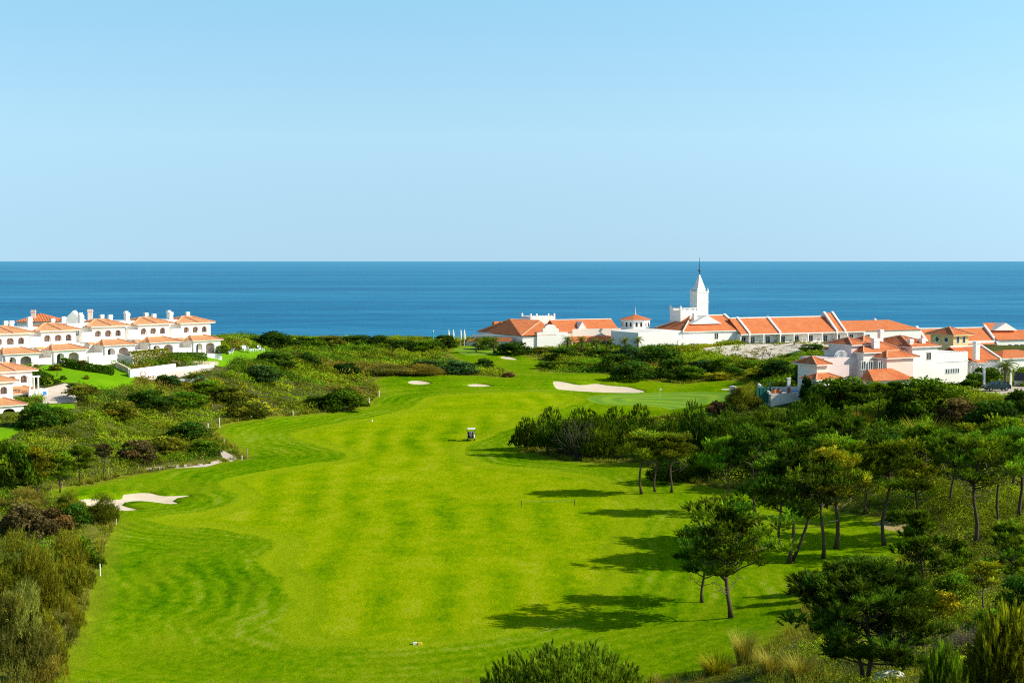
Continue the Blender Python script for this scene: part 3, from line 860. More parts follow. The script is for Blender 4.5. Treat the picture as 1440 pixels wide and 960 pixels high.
def blades_mesh(name, seed, n=700, wid=.012, spread=.4, mat='leaf'):
    """tussock of upright blades, unit height"""
    global R
    keep = R; R = np.random.default_rng(1200+seed)
    a = R.uniform(0, 6.28, n); q = R.random(n)**.6*.3
    B = np.stack([q*np.cos(a), q*np.sin(a), np.zeros(n)], 1)
    out_ = np.stack([np.cos(a), np.sin(a), np.zeros(n)], 1)
    h = R.uniform(.5, 1.05, n)[:, None]
    s = unit(np.cross(out_, rdir(n)))*wid; s[:, 2] = 0
    mid = B+out_*spread*.3*h+np.array([0, 0, 1.])*h*.6+R.normal(size=(n, 3))*.03
    tip = B+out_*spread*h+np.array([0, 0, 1.])*h+R.normal(size=(n, 3))*.06
    V = np.stack([B-s, B+s, mid+s*.8, tip, mid-s*.8], 1).reshape(-1, 3)
    i = np.arange(n)*5
    Fa = np.concatenate([np.stack([i, i+1, i+2, i+4], 1), np.stack([i+4, i+2, i+3, i+3], 1)])[:n]
    Ft = np.concatenate([np.stack([i, i+1, i+2], 1), np.stack([i, i+2, i+4], 1), np.stack([i+4, i+2, i+3], 1)])
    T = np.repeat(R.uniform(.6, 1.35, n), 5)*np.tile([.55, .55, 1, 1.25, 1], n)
    me = np_mesh(name, V, Ft, M[mat], T)
    R = keep
    return me

def candles_mesh(name, seed, n, hgt, nn, L_, W_, dome=.55):
    """a low pine seen close: a dome set all over with upright needle candles"""
    global R
    keep = R; R = np.random.default_rng(1700+seed)
    q = np.sqrt(R.random(n))*.5; a = R.uniform(0, 6.28, n)
    bump = .07*np.sin(a*3+seed)*q*2+.05*np.sin(a*7+q*14)
    z = hgt*(1-(q/.5)**2*dome)+bump*hgt-R.random(n)**2*.22*hgt
    C = np.stack([q*np.cos(a), q*np.sin(a), np.maximum(z, .02)], 1)
    D = unit(np.stack([np.cos(a)*q*.7, np.sin(a)*q*.7, np.ones(n)], 1)+R.normal(size=(n, 3))*.10)
    Ls = L_*R.uniform(.6, 1.35, n)
    V, Fa = needles(C, D, Ls, W_, nn, .30)
    t = np.clip(1+R.normal(size=n)*.28, .4, 1.8)*(.45+.75*np.clip((z-.3*hgt)/(.7*hgt), 0, 1))
    T = np.repeat(t, nn*3)*np.tile(np.array([.7, .7, 1.35]), n*nn)*np.repeat(R.uniform(.7, 1.3, n*nn), 3)
    # older needles and twigs underneath
    m = 2600; q2 = np.sqrt(R.random(m))*.5; a2 = R.uniform(0, 6.28, m); z2 = hgt*(1-(q2/.5)**2*dome)*R.uniform(.3, .97, m)
    V2, F2 = needles(np.stack([q2*np.cos(a2), q2*np.sin(a2), z2], 1), rdir(m)*np.array([1, 1, .4])+np.array([0, 0, .4]), L_*.9, W_*1.2, 14, .9)
    Vn = np.concatenate([V, V2]); Fn = np.concatenate([Fa, F2+len(V)]); Tn = np.concatenate([T, np.repeat(R.uniform(.25, .55, m), 14*3)])
    me = np_mesh(name, Vn, Fn, M['needle'], Tn)
    R = keep
    return me

def palm_meshes(seed):
    global R
    keep = R; R = np.random.default_rng(1500+seed)
    b = MB(); b.tube([(0, 0, 0), (.01, 0, .3), (.0, .01, .62)], [.055, .045, .055], 8)
    C, N, S = [], [], []
    V, T = [], []
    for i in range(34):
        a = i*2.4; el = R.uniform(-.5, 1.25); ln = R.uniform(.34, .44)
        d = np.array([math.cos(a)*math.cos(el), math.sin(a)*math.cos(el), math.sin(el)])
        side = unit(np.cross(d, [0, 0, 1.])+1e-6)
        p = np.array([0, 0, .62]); prev = p
        for k in range(7):
            dd = unit(d+np.array([0, 0, -.17*k])); q = prev+dd*ln/7
            for s in (-1, 1):
                for e in range(2):
                    o = prev+(q-prev)*e*.5
                    tip = o+dd*.05+side*s*.10*math.sin(math.pi*(k+1.2)/8.6)+np.array([0, 0, -.03])
                    V += [o, o+dd*.022, tip]; T += [R.uniform(.6, 1.3)*(.6+.5*(el+.5)/1.75)]*3
            V += [prev+side*.006, prev-side*.006, q]; T += [1.2]*3
            prev = q
    V = np.array(V); me = np_mesh('palm_crown', V, np.arange(len(V)).reshape(-1, 3), M['leaf'], np.array(T))
    R = keep
    return b.mesh('palm_trunk', M['palebark'], True), me

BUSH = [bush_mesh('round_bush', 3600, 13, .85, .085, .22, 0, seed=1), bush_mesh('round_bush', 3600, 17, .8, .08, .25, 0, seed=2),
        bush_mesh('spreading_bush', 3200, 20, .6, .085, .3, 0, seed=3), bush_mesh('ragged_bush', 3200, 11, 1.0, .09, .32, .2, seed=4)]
REED = [willow_mesh('willowy_bush', 6, 30), willow_mesh('willowy_bush', 7, 24)]
DENSE = [shoots_mesh('dense_pine', 15, 60, .085, .0085, 11, s) for s in (1, 2, 3)]
PINE = [pine_meshes('open_pine', 1, .62, .24, 14, 4, 26, lean=.025, dead=7), pine_meshes('open_pine', 2, .64, .21, 13, 4, 26, lean=.04, dead=8), pine_meshes('open_pine', 3, .58, .27, 16, 4, 24, lean=.03, dead=10),
        pine_meshes('full_pine', 4, .32, .34, 24, 4, 28, lean=.03), pine_meshes('full_pine', 5, .42, .34, 21, 4, 26, lean=.05, fork=True), pine_meshes('sparse_pine', 6, .56, .24, 14, 3, 20, dead=18, lean=.02)]
YOUNG = [pine_meshes('young_pine', 11, .08, .26, 20, 3, 18, nn=13, L_=.075, W_=.0055, dead=0, flatten=.9), pine_meshes('young_pine', 12, .12, .30, 20, 3, 18, nn=13, L_=.08, W_=.0055, dead=1, flatten=.9)]
TWIG = [twigs_mesh('twig_bush', 1), twigs_mesh('twig_bush', 2, 200)]
TUSS = [blades_mesh('tussock', 1), blades_mesh('tussock', 2, 600, .014, .55)]
PALM = palm_meshes(1)

COLS = {  # leaf colours
 'dark': (.075, .155, .010), 'deep': (.042, .10, .010), 'green': (.14, .25, .008), 'bright': (.175, .29, .010), 'olive': (.26, .27, .018), 'tan': (.40, .36, .055),
 'brown': (.19, .13, .04), 'yellow': (.36, .34, .010), 'blue': (.075, .165, .035), 'pine': (.18, .30, .012), 'pinedark': (.115, .215, .012), 'pinegold': (.30, .325, .014),
 'neardark': (.085, .165, .012), 'pinenear': (.20, .30, .016), 'rust': (.26, .15, .07), 'pinkish': (.55, .2, .22)}
def shade(c, j=.12):
    c = COLS[c]; k = 1+random.uniform(-j, j); g = random.uniform(-j, j)*.5
    return (c[0]*k*(1+g), c[1]*k, c[2]*k*(1-g), 1)
def place(px, base, top, wpx, sink=0.0):
    g = gp(px, base); d = g[1]; mpp = d/F
    return g, max(.4, (base-top)*mpp), max(.4, wpx*mpp)
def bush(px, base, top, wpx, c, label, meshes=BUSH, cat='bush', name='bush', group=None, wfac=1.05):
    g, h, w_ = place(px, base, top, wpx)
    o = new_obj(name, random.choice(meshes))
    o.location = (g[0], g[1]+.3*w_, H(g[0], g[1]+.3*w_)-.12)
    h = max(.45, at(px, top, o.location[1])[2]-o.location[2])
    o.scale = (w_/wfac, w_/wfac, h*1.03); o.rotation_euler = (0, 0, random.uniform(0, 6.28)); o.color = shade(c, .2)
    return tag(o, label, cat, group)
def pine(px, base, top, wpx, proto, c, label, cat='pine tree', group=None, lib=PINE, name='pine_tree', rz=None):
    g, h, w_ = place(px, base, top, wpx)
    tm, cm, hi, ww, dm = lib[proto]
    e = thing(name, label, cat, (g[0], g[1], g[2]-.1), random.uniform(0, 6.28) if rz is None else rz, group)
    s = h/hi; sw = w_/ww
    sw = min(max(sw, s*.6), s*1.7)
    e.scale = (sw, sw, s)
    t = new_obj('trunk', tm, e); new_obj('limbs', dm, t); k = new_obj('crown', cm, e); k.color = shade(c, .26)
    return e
# ------------------------------------------------------------------ buildings
FOOT = []
class Frame:
    """a building's own axes: x along its front, y into it, z up; origin at a surveyed point"""
    def __init__(s, px, py, d, deg):
        s.O = at(px, py, d); s.a = math.radians(deg)
        s.ux = np.array([math.cos(s.a), math.sin(s.a), 0]); s.uy = np.array([-math.sin(s.a), math.cos(s.a), 0])
    def L(s, px, py, y=0.0):
        r = ray(px, py); t = (np.dot(s.O+s.uy*y-CAM, s.uy))/np.dot(r, s.uy)
        P = CAM+r*t-s.O
        return float(np.dot(P, s.ux)), float(P[2])
    def x(s, px, y=0.0, py=470): return s.L(px, py, y)[0]
    def z(s, px, py, y=0.0): return s.L(px, py, y)[1]
    def root(s, name, label, cat, group=None): return thing(name, label, cat, s.O, s.a, group)
    def foot(s, x0, x1, y0, y1): FOOT.append((s.O[0], s.O[1], s.a, x0, x1, y0, y1))

def hip(mb, x0, x1, y0, y1, z, rise, over=.45, rl=None, rr=None):
    x0 -= over; x1 += over; y0 -= over; y1 += over; ym = (y0+y1)/2; hw = (y1-y0)/2
    rl = hw if rl is None else rl; rr = hw if rr is None else rr
    if x0+rl > x1-rr: rl = rr = (x1-x0)/2-.01
    A, B = (x0+rl, ym, z+rise), (x1-rr, ym, z+rise)
    a, b, c, d = (x0, y0, z), (x1, y0, z), (x1, y1, z), (x0, y1, z)
    mb.slope(a, b, B, A); mb.slope(b, c, B, B); mb.slope(c, d, A, B); mb.slope(d, a, A, A)
    return a, b, c, d, A, B
def hip_ridges(mb, k, r=.13):
    a, b, c, d, A, B = k
    for p, q in ((a, A), (b, B), (c, B), (d, A), (A, B)):
        if np.linalg.norm(np.array(p)-np.array(q)) > .3:
            up = np.array([0, 0, .04]); mb.tube([np.array(p)+up, np.array(q)+up], r, 5)
def eave(mb, x0, x1, y0, y1, z, over=.45, h=.16):
    mb.box(x0-over+.02, x1+over-.02, y0-over+.02, y1+over-.02, z-h, z-.012)
def gable(mb, x0, x1, y0, y1, z, rise, ym=None, over=.4):
    ym = (y0+y1)/2 if ym is None else ym
    mb.slope((x0, y0-over, z-over*.1), (x1, y0-over, z-over*.1), (x1, ym, z+rise), (x0, ym, z+rise))
    mb.slope((x1, y1+over, z), (x0, y1+over, z), (x0, ym, z+rise), (x1, ym, z+rise))
def gable_coping(mb, x, y0, y1, z, rise, ym=None, w_=.7, h=.55, over=.5):
    ym = (y0+y1)/2 if ym is None else ym
    mb.prism_x([(y0-over, z-.5), (y0-over, z+h*.8), (ym, z+rise+h), (y1+over, z+h*.8), (y1+over, z-.5), (ym, z+rise-.3)], x-w_/2, x+w_/2)
def window(parent, x, z, w_, h, y, fm='frame', pm='glass', bars=1, dep=.06):
    f = MB(); t = .09
    f.box(x-w_/2-t, x-w_/2, y-dep, y-.004, z-t, z+h+t); f.box(x+w_/2, x+w_/2+t, y-dep, y-.004, z-t, z+h+t)
    f.box(x-w_/2, x+w_/2, y-dep, y-.004, z-t, z); f.box(x-w_/2, x+w_/2, y-dep, y-.004, z+h, z+h+t)
    for k in range(bars):
        q = x-w_/2+w_*(k+1)/(bars+1); f.box(q-.035, q+.035, y-dep+.01, y-.006, z, z+h)
    o = f.build('window', M[fm], parent)
    MB().box(x-w_/2, x+w_/2, y-.03, y-.006, z, z+h).build('pane', M[pm], o)
    return o
def arcade(mb, x0, x1, z0, z1, ops, y, th=.35):
    """wall with arched openings: ops are (left, right, sill, spring, crown)"""
    q = x0
    for a, b, sill, spr, top in ops:
        if a > q: mb.prism([(q, z0), (a, z0), (a, z1), (q, z1)], y, y+th)
        if sill > z0: mb.prism([(a, z0), (b, z0), (b, sill), (a, sill)], y, y+th)
        n = 10
        P = [(a+(b-a)*k/n, spr+(top-spr)*math.sqrt(max(0, 1-(2*k/n-1)**2))) for k in range(n+1)]
        for k in range(n): mb.prism([P[k], P[k+1], (P[k+1][0], z1), (P[k][0], z1)], y, y+th)
        q = b
    if q < x1: mb.prism([(q, z0), (x1, z0), (x1, z1), (q, z1)], y, y+th)
def chimney(parent, x, y, z0, z1, w_=.8, d_=.6, mat='white', cap=True):
    c = MB().box(x-w_/2, x+w_/2, y-d_/2, y+d_/2, z0, z1)
    if cap: c.box(x-w_/2-.1, x+w_/2+.1, y-d_/2-.1, y+d_/2+.1, z1-.3, z1-.12); c.box(x-w_/2-.04, x+w_/2+.04, y-d_/2-.04, y+d_/2+.04, z1, z1+.18)
    return c.build('chimney', M[mat], parent)

# ---- terraced villas on the left: one is built, the rest are copies
def make_villa(f, label):
    r = f.root('terraced_villa', label, 'villa', 'white terraced villas on the left')
    w_ = MB()
    w_.box(-11.9, 0, 3.6, 11.5, -2.5, 3.3)                  # lower storey, 12 m wide, right end at x=0
    w_.box(-11.9, -7.2, 4.6, 11.2, 3.3, 6.9)               # plain upper part
    w_.box(-7.2, -.3, 4.7, 9.6, 3.3, 6.25)
    w_.box(-.75, -.3, 3.62, 4.7, 3.3, 6.25)
    arcade(w_, -7.2, -.75, 3.3, 6.25, [(-6.7, -5.4, 4.2, 4.95, 5.4), (-4.6, -3.2, 4.2, 4.95, 5.4), (-2.4, -1.2, 4.2, 4.95, 5.4)], 3.62)
    w_.box(-7.2, -6.85, 3.97, 4.6, 3.3, 6.25)
    w_.box(-9.6, -7.25, 3.2, 4.6, 3.3, 5.2)
    w_.box(-6.66, -.68, 1.9, 3.6, -.01, 2.79)
    w_.box(-11.9, -7.0, .3, .6, -2.5, 1.4); w_.box(-11.9, -11.5, .6, 3.6, -2.5, 2.3)
    w_.box(-7.0, -6.7, .3, 3.6, -2.5, 2.6)
    w_.build('wall', M['white'], r)
    b = MB(); b.box(-6.84, -.76, 4.66, 4.69, 3.31, 6.2); b.box(-6.65, -.66, 1.86, 1.89, 0, 2.75); b.build('loggia_bounce_lining', M['pink'], r)  # pink lining added inside the arches, standing in for bounced light
    p = MB()
    arcade(p, -6.7, -.3, 0, 2.8, [(-6.1, -4.6, .0, 1.65, 2.15), (-3.8, -1.7, .0, 1.65, 2.2)], 0)
    p.box(-.65, -.3, .35, 3.6, -.02, 2.8); p.box(-6.7, -.3, -.5, 3.6, -2.5, -.02)
    p.build('porch', M['white'], r)
    rf = MB(); k = hip(rf, -8.2, .1, 3.6, 9.6, 6.25, 1.15, .5); ro = rf.build('roof', M['roof_villa'], r)
    rb = MB(); hip_ridges(rb, k, .15); rb.tube([(-3.4, 3.12, 6.3), (-4.6, 6.55, 7.44)], .15, 5); rb.build('ridge', M['ridge'], ro)
    e = MB(); eave(e, -7.2, .1, 3.6, 9.6, 6.25, .5, .22); e.build('cornice', M['creamwhite'], ro)
    pr = MB()
    A, B, C, D = (-7.2, -.5, 2.8), (.2, -.5, 2.8), (-2.0, 3.6, 3.65), (-5.2, 3.6, 3.65)
    pr.slope(A, B, C, D); pr.slope(B, (.2, 3.6, 2.8), C, C); pr.slope((-7.2, 3.6, 2.8), A, D, D)
    pr.slope((-8.9, 2.0, 2.9), (-7.2, 2.0, 2.9), (-7.2, 3.7, 3.5), (-8.3, 3.7, 3.5))
    po = pr.build('porch_roof', M['roof_villa'], r)
    rb = MB()
    for q, w2 in ((A, D), (B, C)): rb.tube([np.array(q)+[0, 0, .04], np.array(w2)+[0, 0, .04]], .14, 5)
    rb.build('ridge', M['ridge'], po)
    MB().box(-7.15, .15, -.45, 3.6, 2.62, 2.78).build('cornice', M['creamwhite'], po)
    chimney(r, -8.6, 5.4, 6.9, 8.3, .8, .65); chimney(r, -10.6, 8.5, 6.9, 7.9, .7, .6); chimney(r, -6.6, 9.4, 6.6, 8.5, .65, .6); chimney(r, -1.4, 10.6, 6.2, 8.0, .7, .6)
    for x, z, ww, hh, y in ((-6.0, 3.4, 1.2, 2.0, 4.65), (-3.8, 3.4, 1.4, 2.0, 4.65), (-1.7, 3.4, 1.0, 2.0, 4.65), (-5.3, .05, 1.5, 2.1, 1.85), (-2.6, .05, 2.0, 2.1, 1.85)):
        window(r, x, z, ww, hh, y, 'shutter' if ww < 1.45 else 'frame', 'doorway_bounce' if ww != 1.5 else 'glass')
    window(r, -9.9, 4.6, .8, 1.2, 4.6)
    return r
VL = [(312,496,292,'end villa of the white row, nearest the big rounded tree'), (254,499,283,'second villa from the sea end of the white row'), (192,503.5,274,'middle villa of the white row behind the terrace wall'),
      (123,511,265,'villa of the white row with pink flowers at its porch'), (57,517,256,'leftmost villa of the white row above the lawn'),
      (36,592,226,'lower left villa nearest the camera beside the dark green tree'), (63,574,236,'lower left villa with the blue panel, behind the nearest one')]
villa0 = None
for px, py, d, lab in VL:
    f = Frame(px, py, d, 45); lab = 'white two storey terraced villa with arched porch, '+lab
    lab = ' '.join(lab.split()[:16])
    lab = {312:'white arcaded villa at the sea end of the row, beside the right hand lawn', 254:'white arcaded villa of the row, second from its sea end, behind the hedge', 192:'white arcaded villa in the middle of the row behind the terrace wall',
           123:'white arcaded villa with pink flowers at its porch above the upper lawn', 57:'leftmost white arcaded villa of the upper row, above the lower villas',
           36:'lowest white arcaded villa at the left border beside the dark green tree', 63:'white arcaded villa with the blue panel, just behind the lowest one'}[px]
    f.foot(-12.3, .8, -1, 11.6)
    if villa0 is None: villa0 = make_villa(f, lab)
    else: dup(villa0, f.O, f.a, lab)
# blue panel, slim columns on the lower villa
f = Frame(63, 574, 236, 45)
r = f.root('panel_wall', 'white wall end with blue panel and slim columns beside the paving', 'garden wall')
b = MB(); b.box(-3.4, -.2, -1.4, -1.0, -1.5, 3.4); b.box(-.55, -.2, -1.0, 1.5, -1.5, 3.4); b.build('wall', M['white'], r)
MB().box(-1.0, -.35, -1.44, -1.41, 2.2, 3.0).build('panel', M['blue'], r)
for k in range(3): MB().tube([(-3.2+k*.75, -1.2, 3.4), (-3.2+k*.75, -1.2, 5.4)], .15, 10).build('column', M['white'], r)
MB().box(-3.5, -1.4, -1.4, -1.0, 5.4, 5.65).build('beam', M['white'], r)
# the long house behind the row
f = Frame(88, 462, 322, 12)
r = f.root('long_villa', 'long white house behind the row with hip roof and pale gable', 'villa')
x0 = f.x(16, 0, 455)
b = MB(); b.box(x0+1.2, -.6, 0, 9, -8, f.z(40, 452)); b.build('wall', M['white'], r)
b = MB(); hip(b, x0+1.2, -.6, 0, 9, f.z(40, 452), 1.7, .6); b.build('roof', M['roof'], r)
z1, zt, zb = f.z(100, 449), f.z(102, 437.5), -8
g0, g1 = f.x(87, 0, 455), f.x(118, 0, 455)
b = MB(); b.prism([(g0, zb), (g1, zb), (g1, z1-.6), ((g0+g1)/2, zt), (g0, z1-.6)], -.6, 7); b.build('gable', M['white'], r)
chimney(r, f.x(47, 2, 445), 2, f.z(47, 452, 2), f.z(47, 437, 2), 1.0, .9, 'rose'); chimney(r, f.x(126, 2, 445), 4, -6, f.z(126, 436, 4), 1.1, .9, 'rose')
f.foot(x0, 6, -2, 10)

# ---- the hotel: hall with the spire
f = Frame(898, 488, 424, 27)
r = f.root('hotel_hall', 'white hotel hall with tall pointed spire tower and orange hip roof', 'hotel building')
zb = -2.5; xr = f.x(1040, 0); xh = f.x(961, 0); ze = f.z(1000, 464.3); Dp = 17
f.foot(-1, xr+1, -1, Dp+2)
b = MB(); b.box(xh, xr, 0, Dp, zb, ze-.16); zl = f.z(920, 465.5)
b.prism([(0, zb), (xh, zb), (xh, f.z(961, 465)), (f.x(932, 0), f.z(932, 465)), (0, f.z(898, 468))], .15, Dp-1)
b.build('wall', M['white'], r)
rz_, ry = f.z(1000, 443.5, Dp/2), Dp/2
rf = MB()
ov = .6
A = (f.x(972, ry, 443.5), ry, rz_); B = (xr, ry, rz_)
a_, b_, c_, d_ = (xh-ov, -ov, ze-.15), (xr, -ov, ze-.15), (xr, Dp+ov, ze-.15), (xh-ov, Dp+ov, ze-.15)
rf.slope(a_, b_, B, A); rf.slope(c_, d_, A, B); rf.slope(d_, a_, A, A)
ro = rf.build('roof', M['roof'], r)
rb = MB()
for p, q in ((a_, A), (d_, A), (A, B)): rb.tube([np.array(p)+[0, 0, .05], np.array(q)+[0, 0, .05]], .22, 5)
rb.build('ridge', M['creamwhite'], ro)
b = MB(); b.box(xh-ov+.05, xr-.05, -ov+.05, Dp+ov-.05, ze-.45, ze-.165); b.build('cornice', M['white'], r)
b = MB(); gable_coping(b, xr+.3, 0, Dp, ze-.2, rz_-ze+.2, ry); b.build('coping', M['white'], r)
# gablet on the front slope
gx0, gx1, gxa = f.x(972, 2.4, 454), f.x(1015, 2.4, 454), f.x(995, 2.4, 444)
gz0, gz1 = f.z(993, 454.5, 2.4), f.z(993, 443.5, 2.4)
MB().prism([(gx0, gz0-.2), (gx1, gz0-.2), (gxa, gz1)], 2.4, 7.5).build('gablet', M['white'], r)
c0 = f.x(977, 5, 447); chimney(r, c0, 5, f.z(977, 450, 5)-1, f.z(977, 441.5, 5), 1.1, 1.0)
# the spire tower
ty = 9.0
tx0, tx1 = f.x(980.5, ty, 430), f.x(996, ty, 430); tw = tx1-tx0; td = tw*.95
zt0, zt1 = f.z(988, 450, ty), f.z(988, 409.5, ty)
tb = MB(); tb.box(tx0, tx1, ty, ty+td, zt0-3, zt1)
tb.box(tx0-.12, tx1+.12, ty-.12, ty+td+.12, f.z(988, 425, ty)-.1, f.z(988, 425, ty)+.15)
tb.box(tx0-.15, tx1+.15, ty-.15, ty+td+.15, zt1-.5, zt1)
to = tb.build('tower', M['white'], r)
b = MB()
for xx in (tx0+.15, tx1-.15):
    for yy in (ty+.15, ty+td-.15): b.tube([(xx, yy, zt1), (xx, yy, zt1+.5), (xx, yy, zt1+1.0)], [.28, .24, .06], 6)
b.build('pinnacle', M['white'], to)
mx, my, zs = (tx0+tx1)/2, ty+td/2, f.z(988, 384, ty+td/2)
hx = tw*.39
sp = MB(); base = [(mx-hx, my-hx, zt1-.01), (mx+hx, my-hx, zt1-.01), (mx+hx, my+hx, zt1-.01), (mx-hx, my+hx, zt1-.01), (mx, my, zs)]
sp.add(base, [(0, 1, 4), (1, 2, 4), (2, 3, 4), (3, 0, 4)]); sp.build('spire', M['white'], to)
b = MB(); zp = f.z(988, 362, my); b.tube([(mx, my, zs-.5), (mx, my, zs+.6), (mx, my, zp)], [.16, .1, .05], 6)
b.lathe([(.02, -.5), (.36, -.25), (.42, 0), (.3, .3), (.02, .45)], 10, (mx, my, f.z(988, 380, my))); b.build('finial', M['darkmetal'], to)
# terrace block with balustrade beside the tower
bx0, bx1 = f.x(957, ty, 440), tx0-.05; bz = f.z(960, 436.5, ty)
b = MB(); b.box(bx0, bx1, ty, ty+6, zt0-4, bz); b.build('terrace_block', M['white'], r)
b = MB(); zp1 = f.z(960, 433, ty)
for k in range(int((bx1-bx0)/.45)): b.box(bx0+.1+k*.45, bx0+.28+k*.45, ty+.05, ty+.25, bz, zp1-.15)
for k in range(12): b.box(bx0+.05, bx0+.25, ty+.4+k*.45, ty+.58+k*.45, bz, zp1-.15)
b.box(bx0, bx1, ty, ty+.3, zp1-.15, zp1); b.box(bx0, bx0+.3, ty+.3, ty+6, zp1-.15, zp1)
for xx, yy in ((bx0+.15, ty+.15), (bx0+.15, ty+5.8)): b.box(xx-.25, xx+.25, yy-.25, yy+.25, bz, zp1+.35); b.tube([(xx, yy, zp1+.35), (xx, yy, zp1+.9)], [.2, .04], 6)
b.build('balustrade', M['white'], r)
window(r, f.x(1007.5, 0, 472), f.z(1007, 476.5), 1.25, 1.75, 0, 'creamwhite', 'glass', 1)
b = MB(); xs0, xs1, xs2 = f.x(953, 0, 480), f.x(972, 0, 480), f.x(1000, 0, 484)
b.prism([(xs0-1.2, zb), (xs0-1.2, f.z(952, 478)), (xs0, f.z(953, 475.5)), (xs1, f.z(965, 475.5)), (xs2, f.z(1000, 486)), (xs2, zb)], -1.9, -1.5); b.build('stair_wall', M['white'], r)
b = MB()
for k in range(8): b.box(xs1+k*(xs2-xs1)/8, xs1+(k+1)*(xs2-xs1)/8-.002, -1.5, -.01, zb, f.z(965, 477)-k*.3)
b.build('stair', M['creamwhite'], r)

# ---- guest wing
f = Frame(1041, 484, 438, 24)
r = f.root('guest_wing', 'long orange roofed hotel guest wing with column porches behind the dune', 'hotel building')
Y2, PD = 13.0, 1.7
xe = f.x(1216, 0); xe2 = f.x(1290, PD)
zE = f.z(1075, 468.5); zR = f.z(1110, 446, Y2/2)
f.foot(-1, xe2+1, -9, Y2+1)
b = MB(); b.box(0, xe, PD, Y2, -3.5, zE-.05)
xs_ = [f.x(q, 0, 475) for q in (1053, 1096, 1176)]
for q in xs_+[0.25]: b.box(q-.2, q+.2, 0.05, PD, -3.5, zE-.15)
b.box(xe, xe2, 0, Y2, -3.5, f.z(1250, 463.5)); b.build('wall', M['white'], r)
MB().box(0, xe, -.9, PD, -3.5, .05).build('porch_floor', M['creamwhite'], r)
rise = zR-zE
rf = MB(); xmid = f.x(1176, 0); gable(rf, 0, xmid, 0, Y2, zE, rise)
zR2 = f.z(1172, 438.5, Y2/2)
rf2x = f.x(1190, Y2/2, 440)
rf.slope((xmid, -.4, zE-.03), (xmid+3.2, -.4, zE-.03), (xmid+3.2, Y2/2, zR+1.2), (xmid, Y2/2, zR+1.2)); rf.slope((xmid+3.2, Y2, zE), (xmid, Y2, zE), (xmid, Y2/2, zR+1.2), (xmid+3.2, Y2/2, zR+1.2))
zR3 = f.z(1230, 450, Y2/2)
A = (xmid+3.2, Y2/2, zR3); B = (f.x(1250, Y2/2, 450), Y2/2, zR3)
e0, e1 = (xmid+3.2, -.4, zE-.03), (xe2+.5, -.4, zE-.03)
rf.slope(e0, e1, B, A); rf.slope((xe2+.5, Y2+.4, zE-.03), (xmid+3.2, Y2+.4, zE-.03), A, B); rf.slope(e1, (xe2+.5, Y2+.4, zE-.03), B, B)
rf.build('roof', M['roof'], r)
for q, h0 in ((xs_[0], rise), (xs_[1], rise), (xmid, rise+1.2), (xmid+3.2, rise+1.2)):
    b = MB(); gable_coping(b, q, 0, Y2, zE-.02, h0, None, .7, .5); b.build('coping', M['white'], r)
MB().box(.4, xmid-.4, Y2/2-.25, Y2/2+.25, zR-.05, zR+.28).build('ridge', M['white'], r)
MB().box(0, xe, -.38, -.14, zE-.42, zE-.08).build('cornice', M['white'], r)
cols = [f.x(q, 0, 475) for q in (1053.5, 1073, 1096.5, 1115.5, 1135.5, 1155, 1176.5, 1190.5, 1214)]
for q in cols:
    b = MB(); b.box(q-.17, q+.17, -.45, -.1, .05, zE-.42); b.box(q-.25, q+.25, -.52, -.03, .05, .3); b.box(q-.25, q+.25, -.52, -.03, zE-.68, zE-.42)
    b.build('column', M['white'], r)
for i in range(len(cols)-1):
    m = (cols[i]+cols[i+1])/2; window(r, m-.2, .1, 1.5, 2.0, PD, 'frame', 'glass', 1)
    bl = MB()
    for k in range(7): bl.box(m+.9+k*.16, m+.94+k*.16, -.3, -.26, .05, 1.0)
    bl.box(m+.8, m+2.0, -.31, -.25, 1.0, 1.07); bl.build('railing', M['darkmetal'], r)
window(r, f.x(1045.5, PD, 476), .1, 1.4, 2.0, PD)
window(r, f.x(1220, 0, 474), f.z(1220, 477), 1.6, 1.5, 0, 'frame', 'glass', 1)
MB().lathe([(.5, 0), (.5, .5), (.2, .7), (.02, .75)], 10, (f.x(1230, Y2/2, 449), Y2/2, zR3-.1)).build('roof_vent', M['white'], r)

# ---- clubhouse with the ornate gable, left
f = Frame(735, 487, 436, 25)
r = f.root('hotel_clubhouse', 'hotel clubhouse with wide orange hip roof and ornate curved white gable', 'hotel building')
xg0, xg1 = f.x(756, 0), f.x(796, 0); zE = f.z(735, 472); DD = 26
f.foot(-2, f.x(870, 6)+2, -2, DD)
b = MB(); b.box(0, xg1, 0, DD-3, -3, zE-.3)
b.build('wall', M['white'], r)
# curved gable front
zs_ = lambda p: f.z(770, p)
X = lambda p: f.x(p, -.4, 470)
prof = [(X(755), -3), (X(798), -3), (X(798), zs_(467.5)), (X(785.5), zs_(467)), (X(785.5), zs_(462.5)), (X(782), zs_(461.5))]
n_ = 12; xc = (X(782)+X(766))/2; rx = (X(782)-X(766))/2
for k in range(n_+1):
    a = math.pi*k/n_; prof.append((xc+rx*math.cos(a), zs_(461)+(zs_(456)-zs_(461))*math.sin(a)))
prof += [(X(763), zs_(462)), (X(763), zs_(466.5)), (X(755), zs_(467))]
MB().prism(prof, -.6, -.05).build('ornate_gable', M['white'], r)
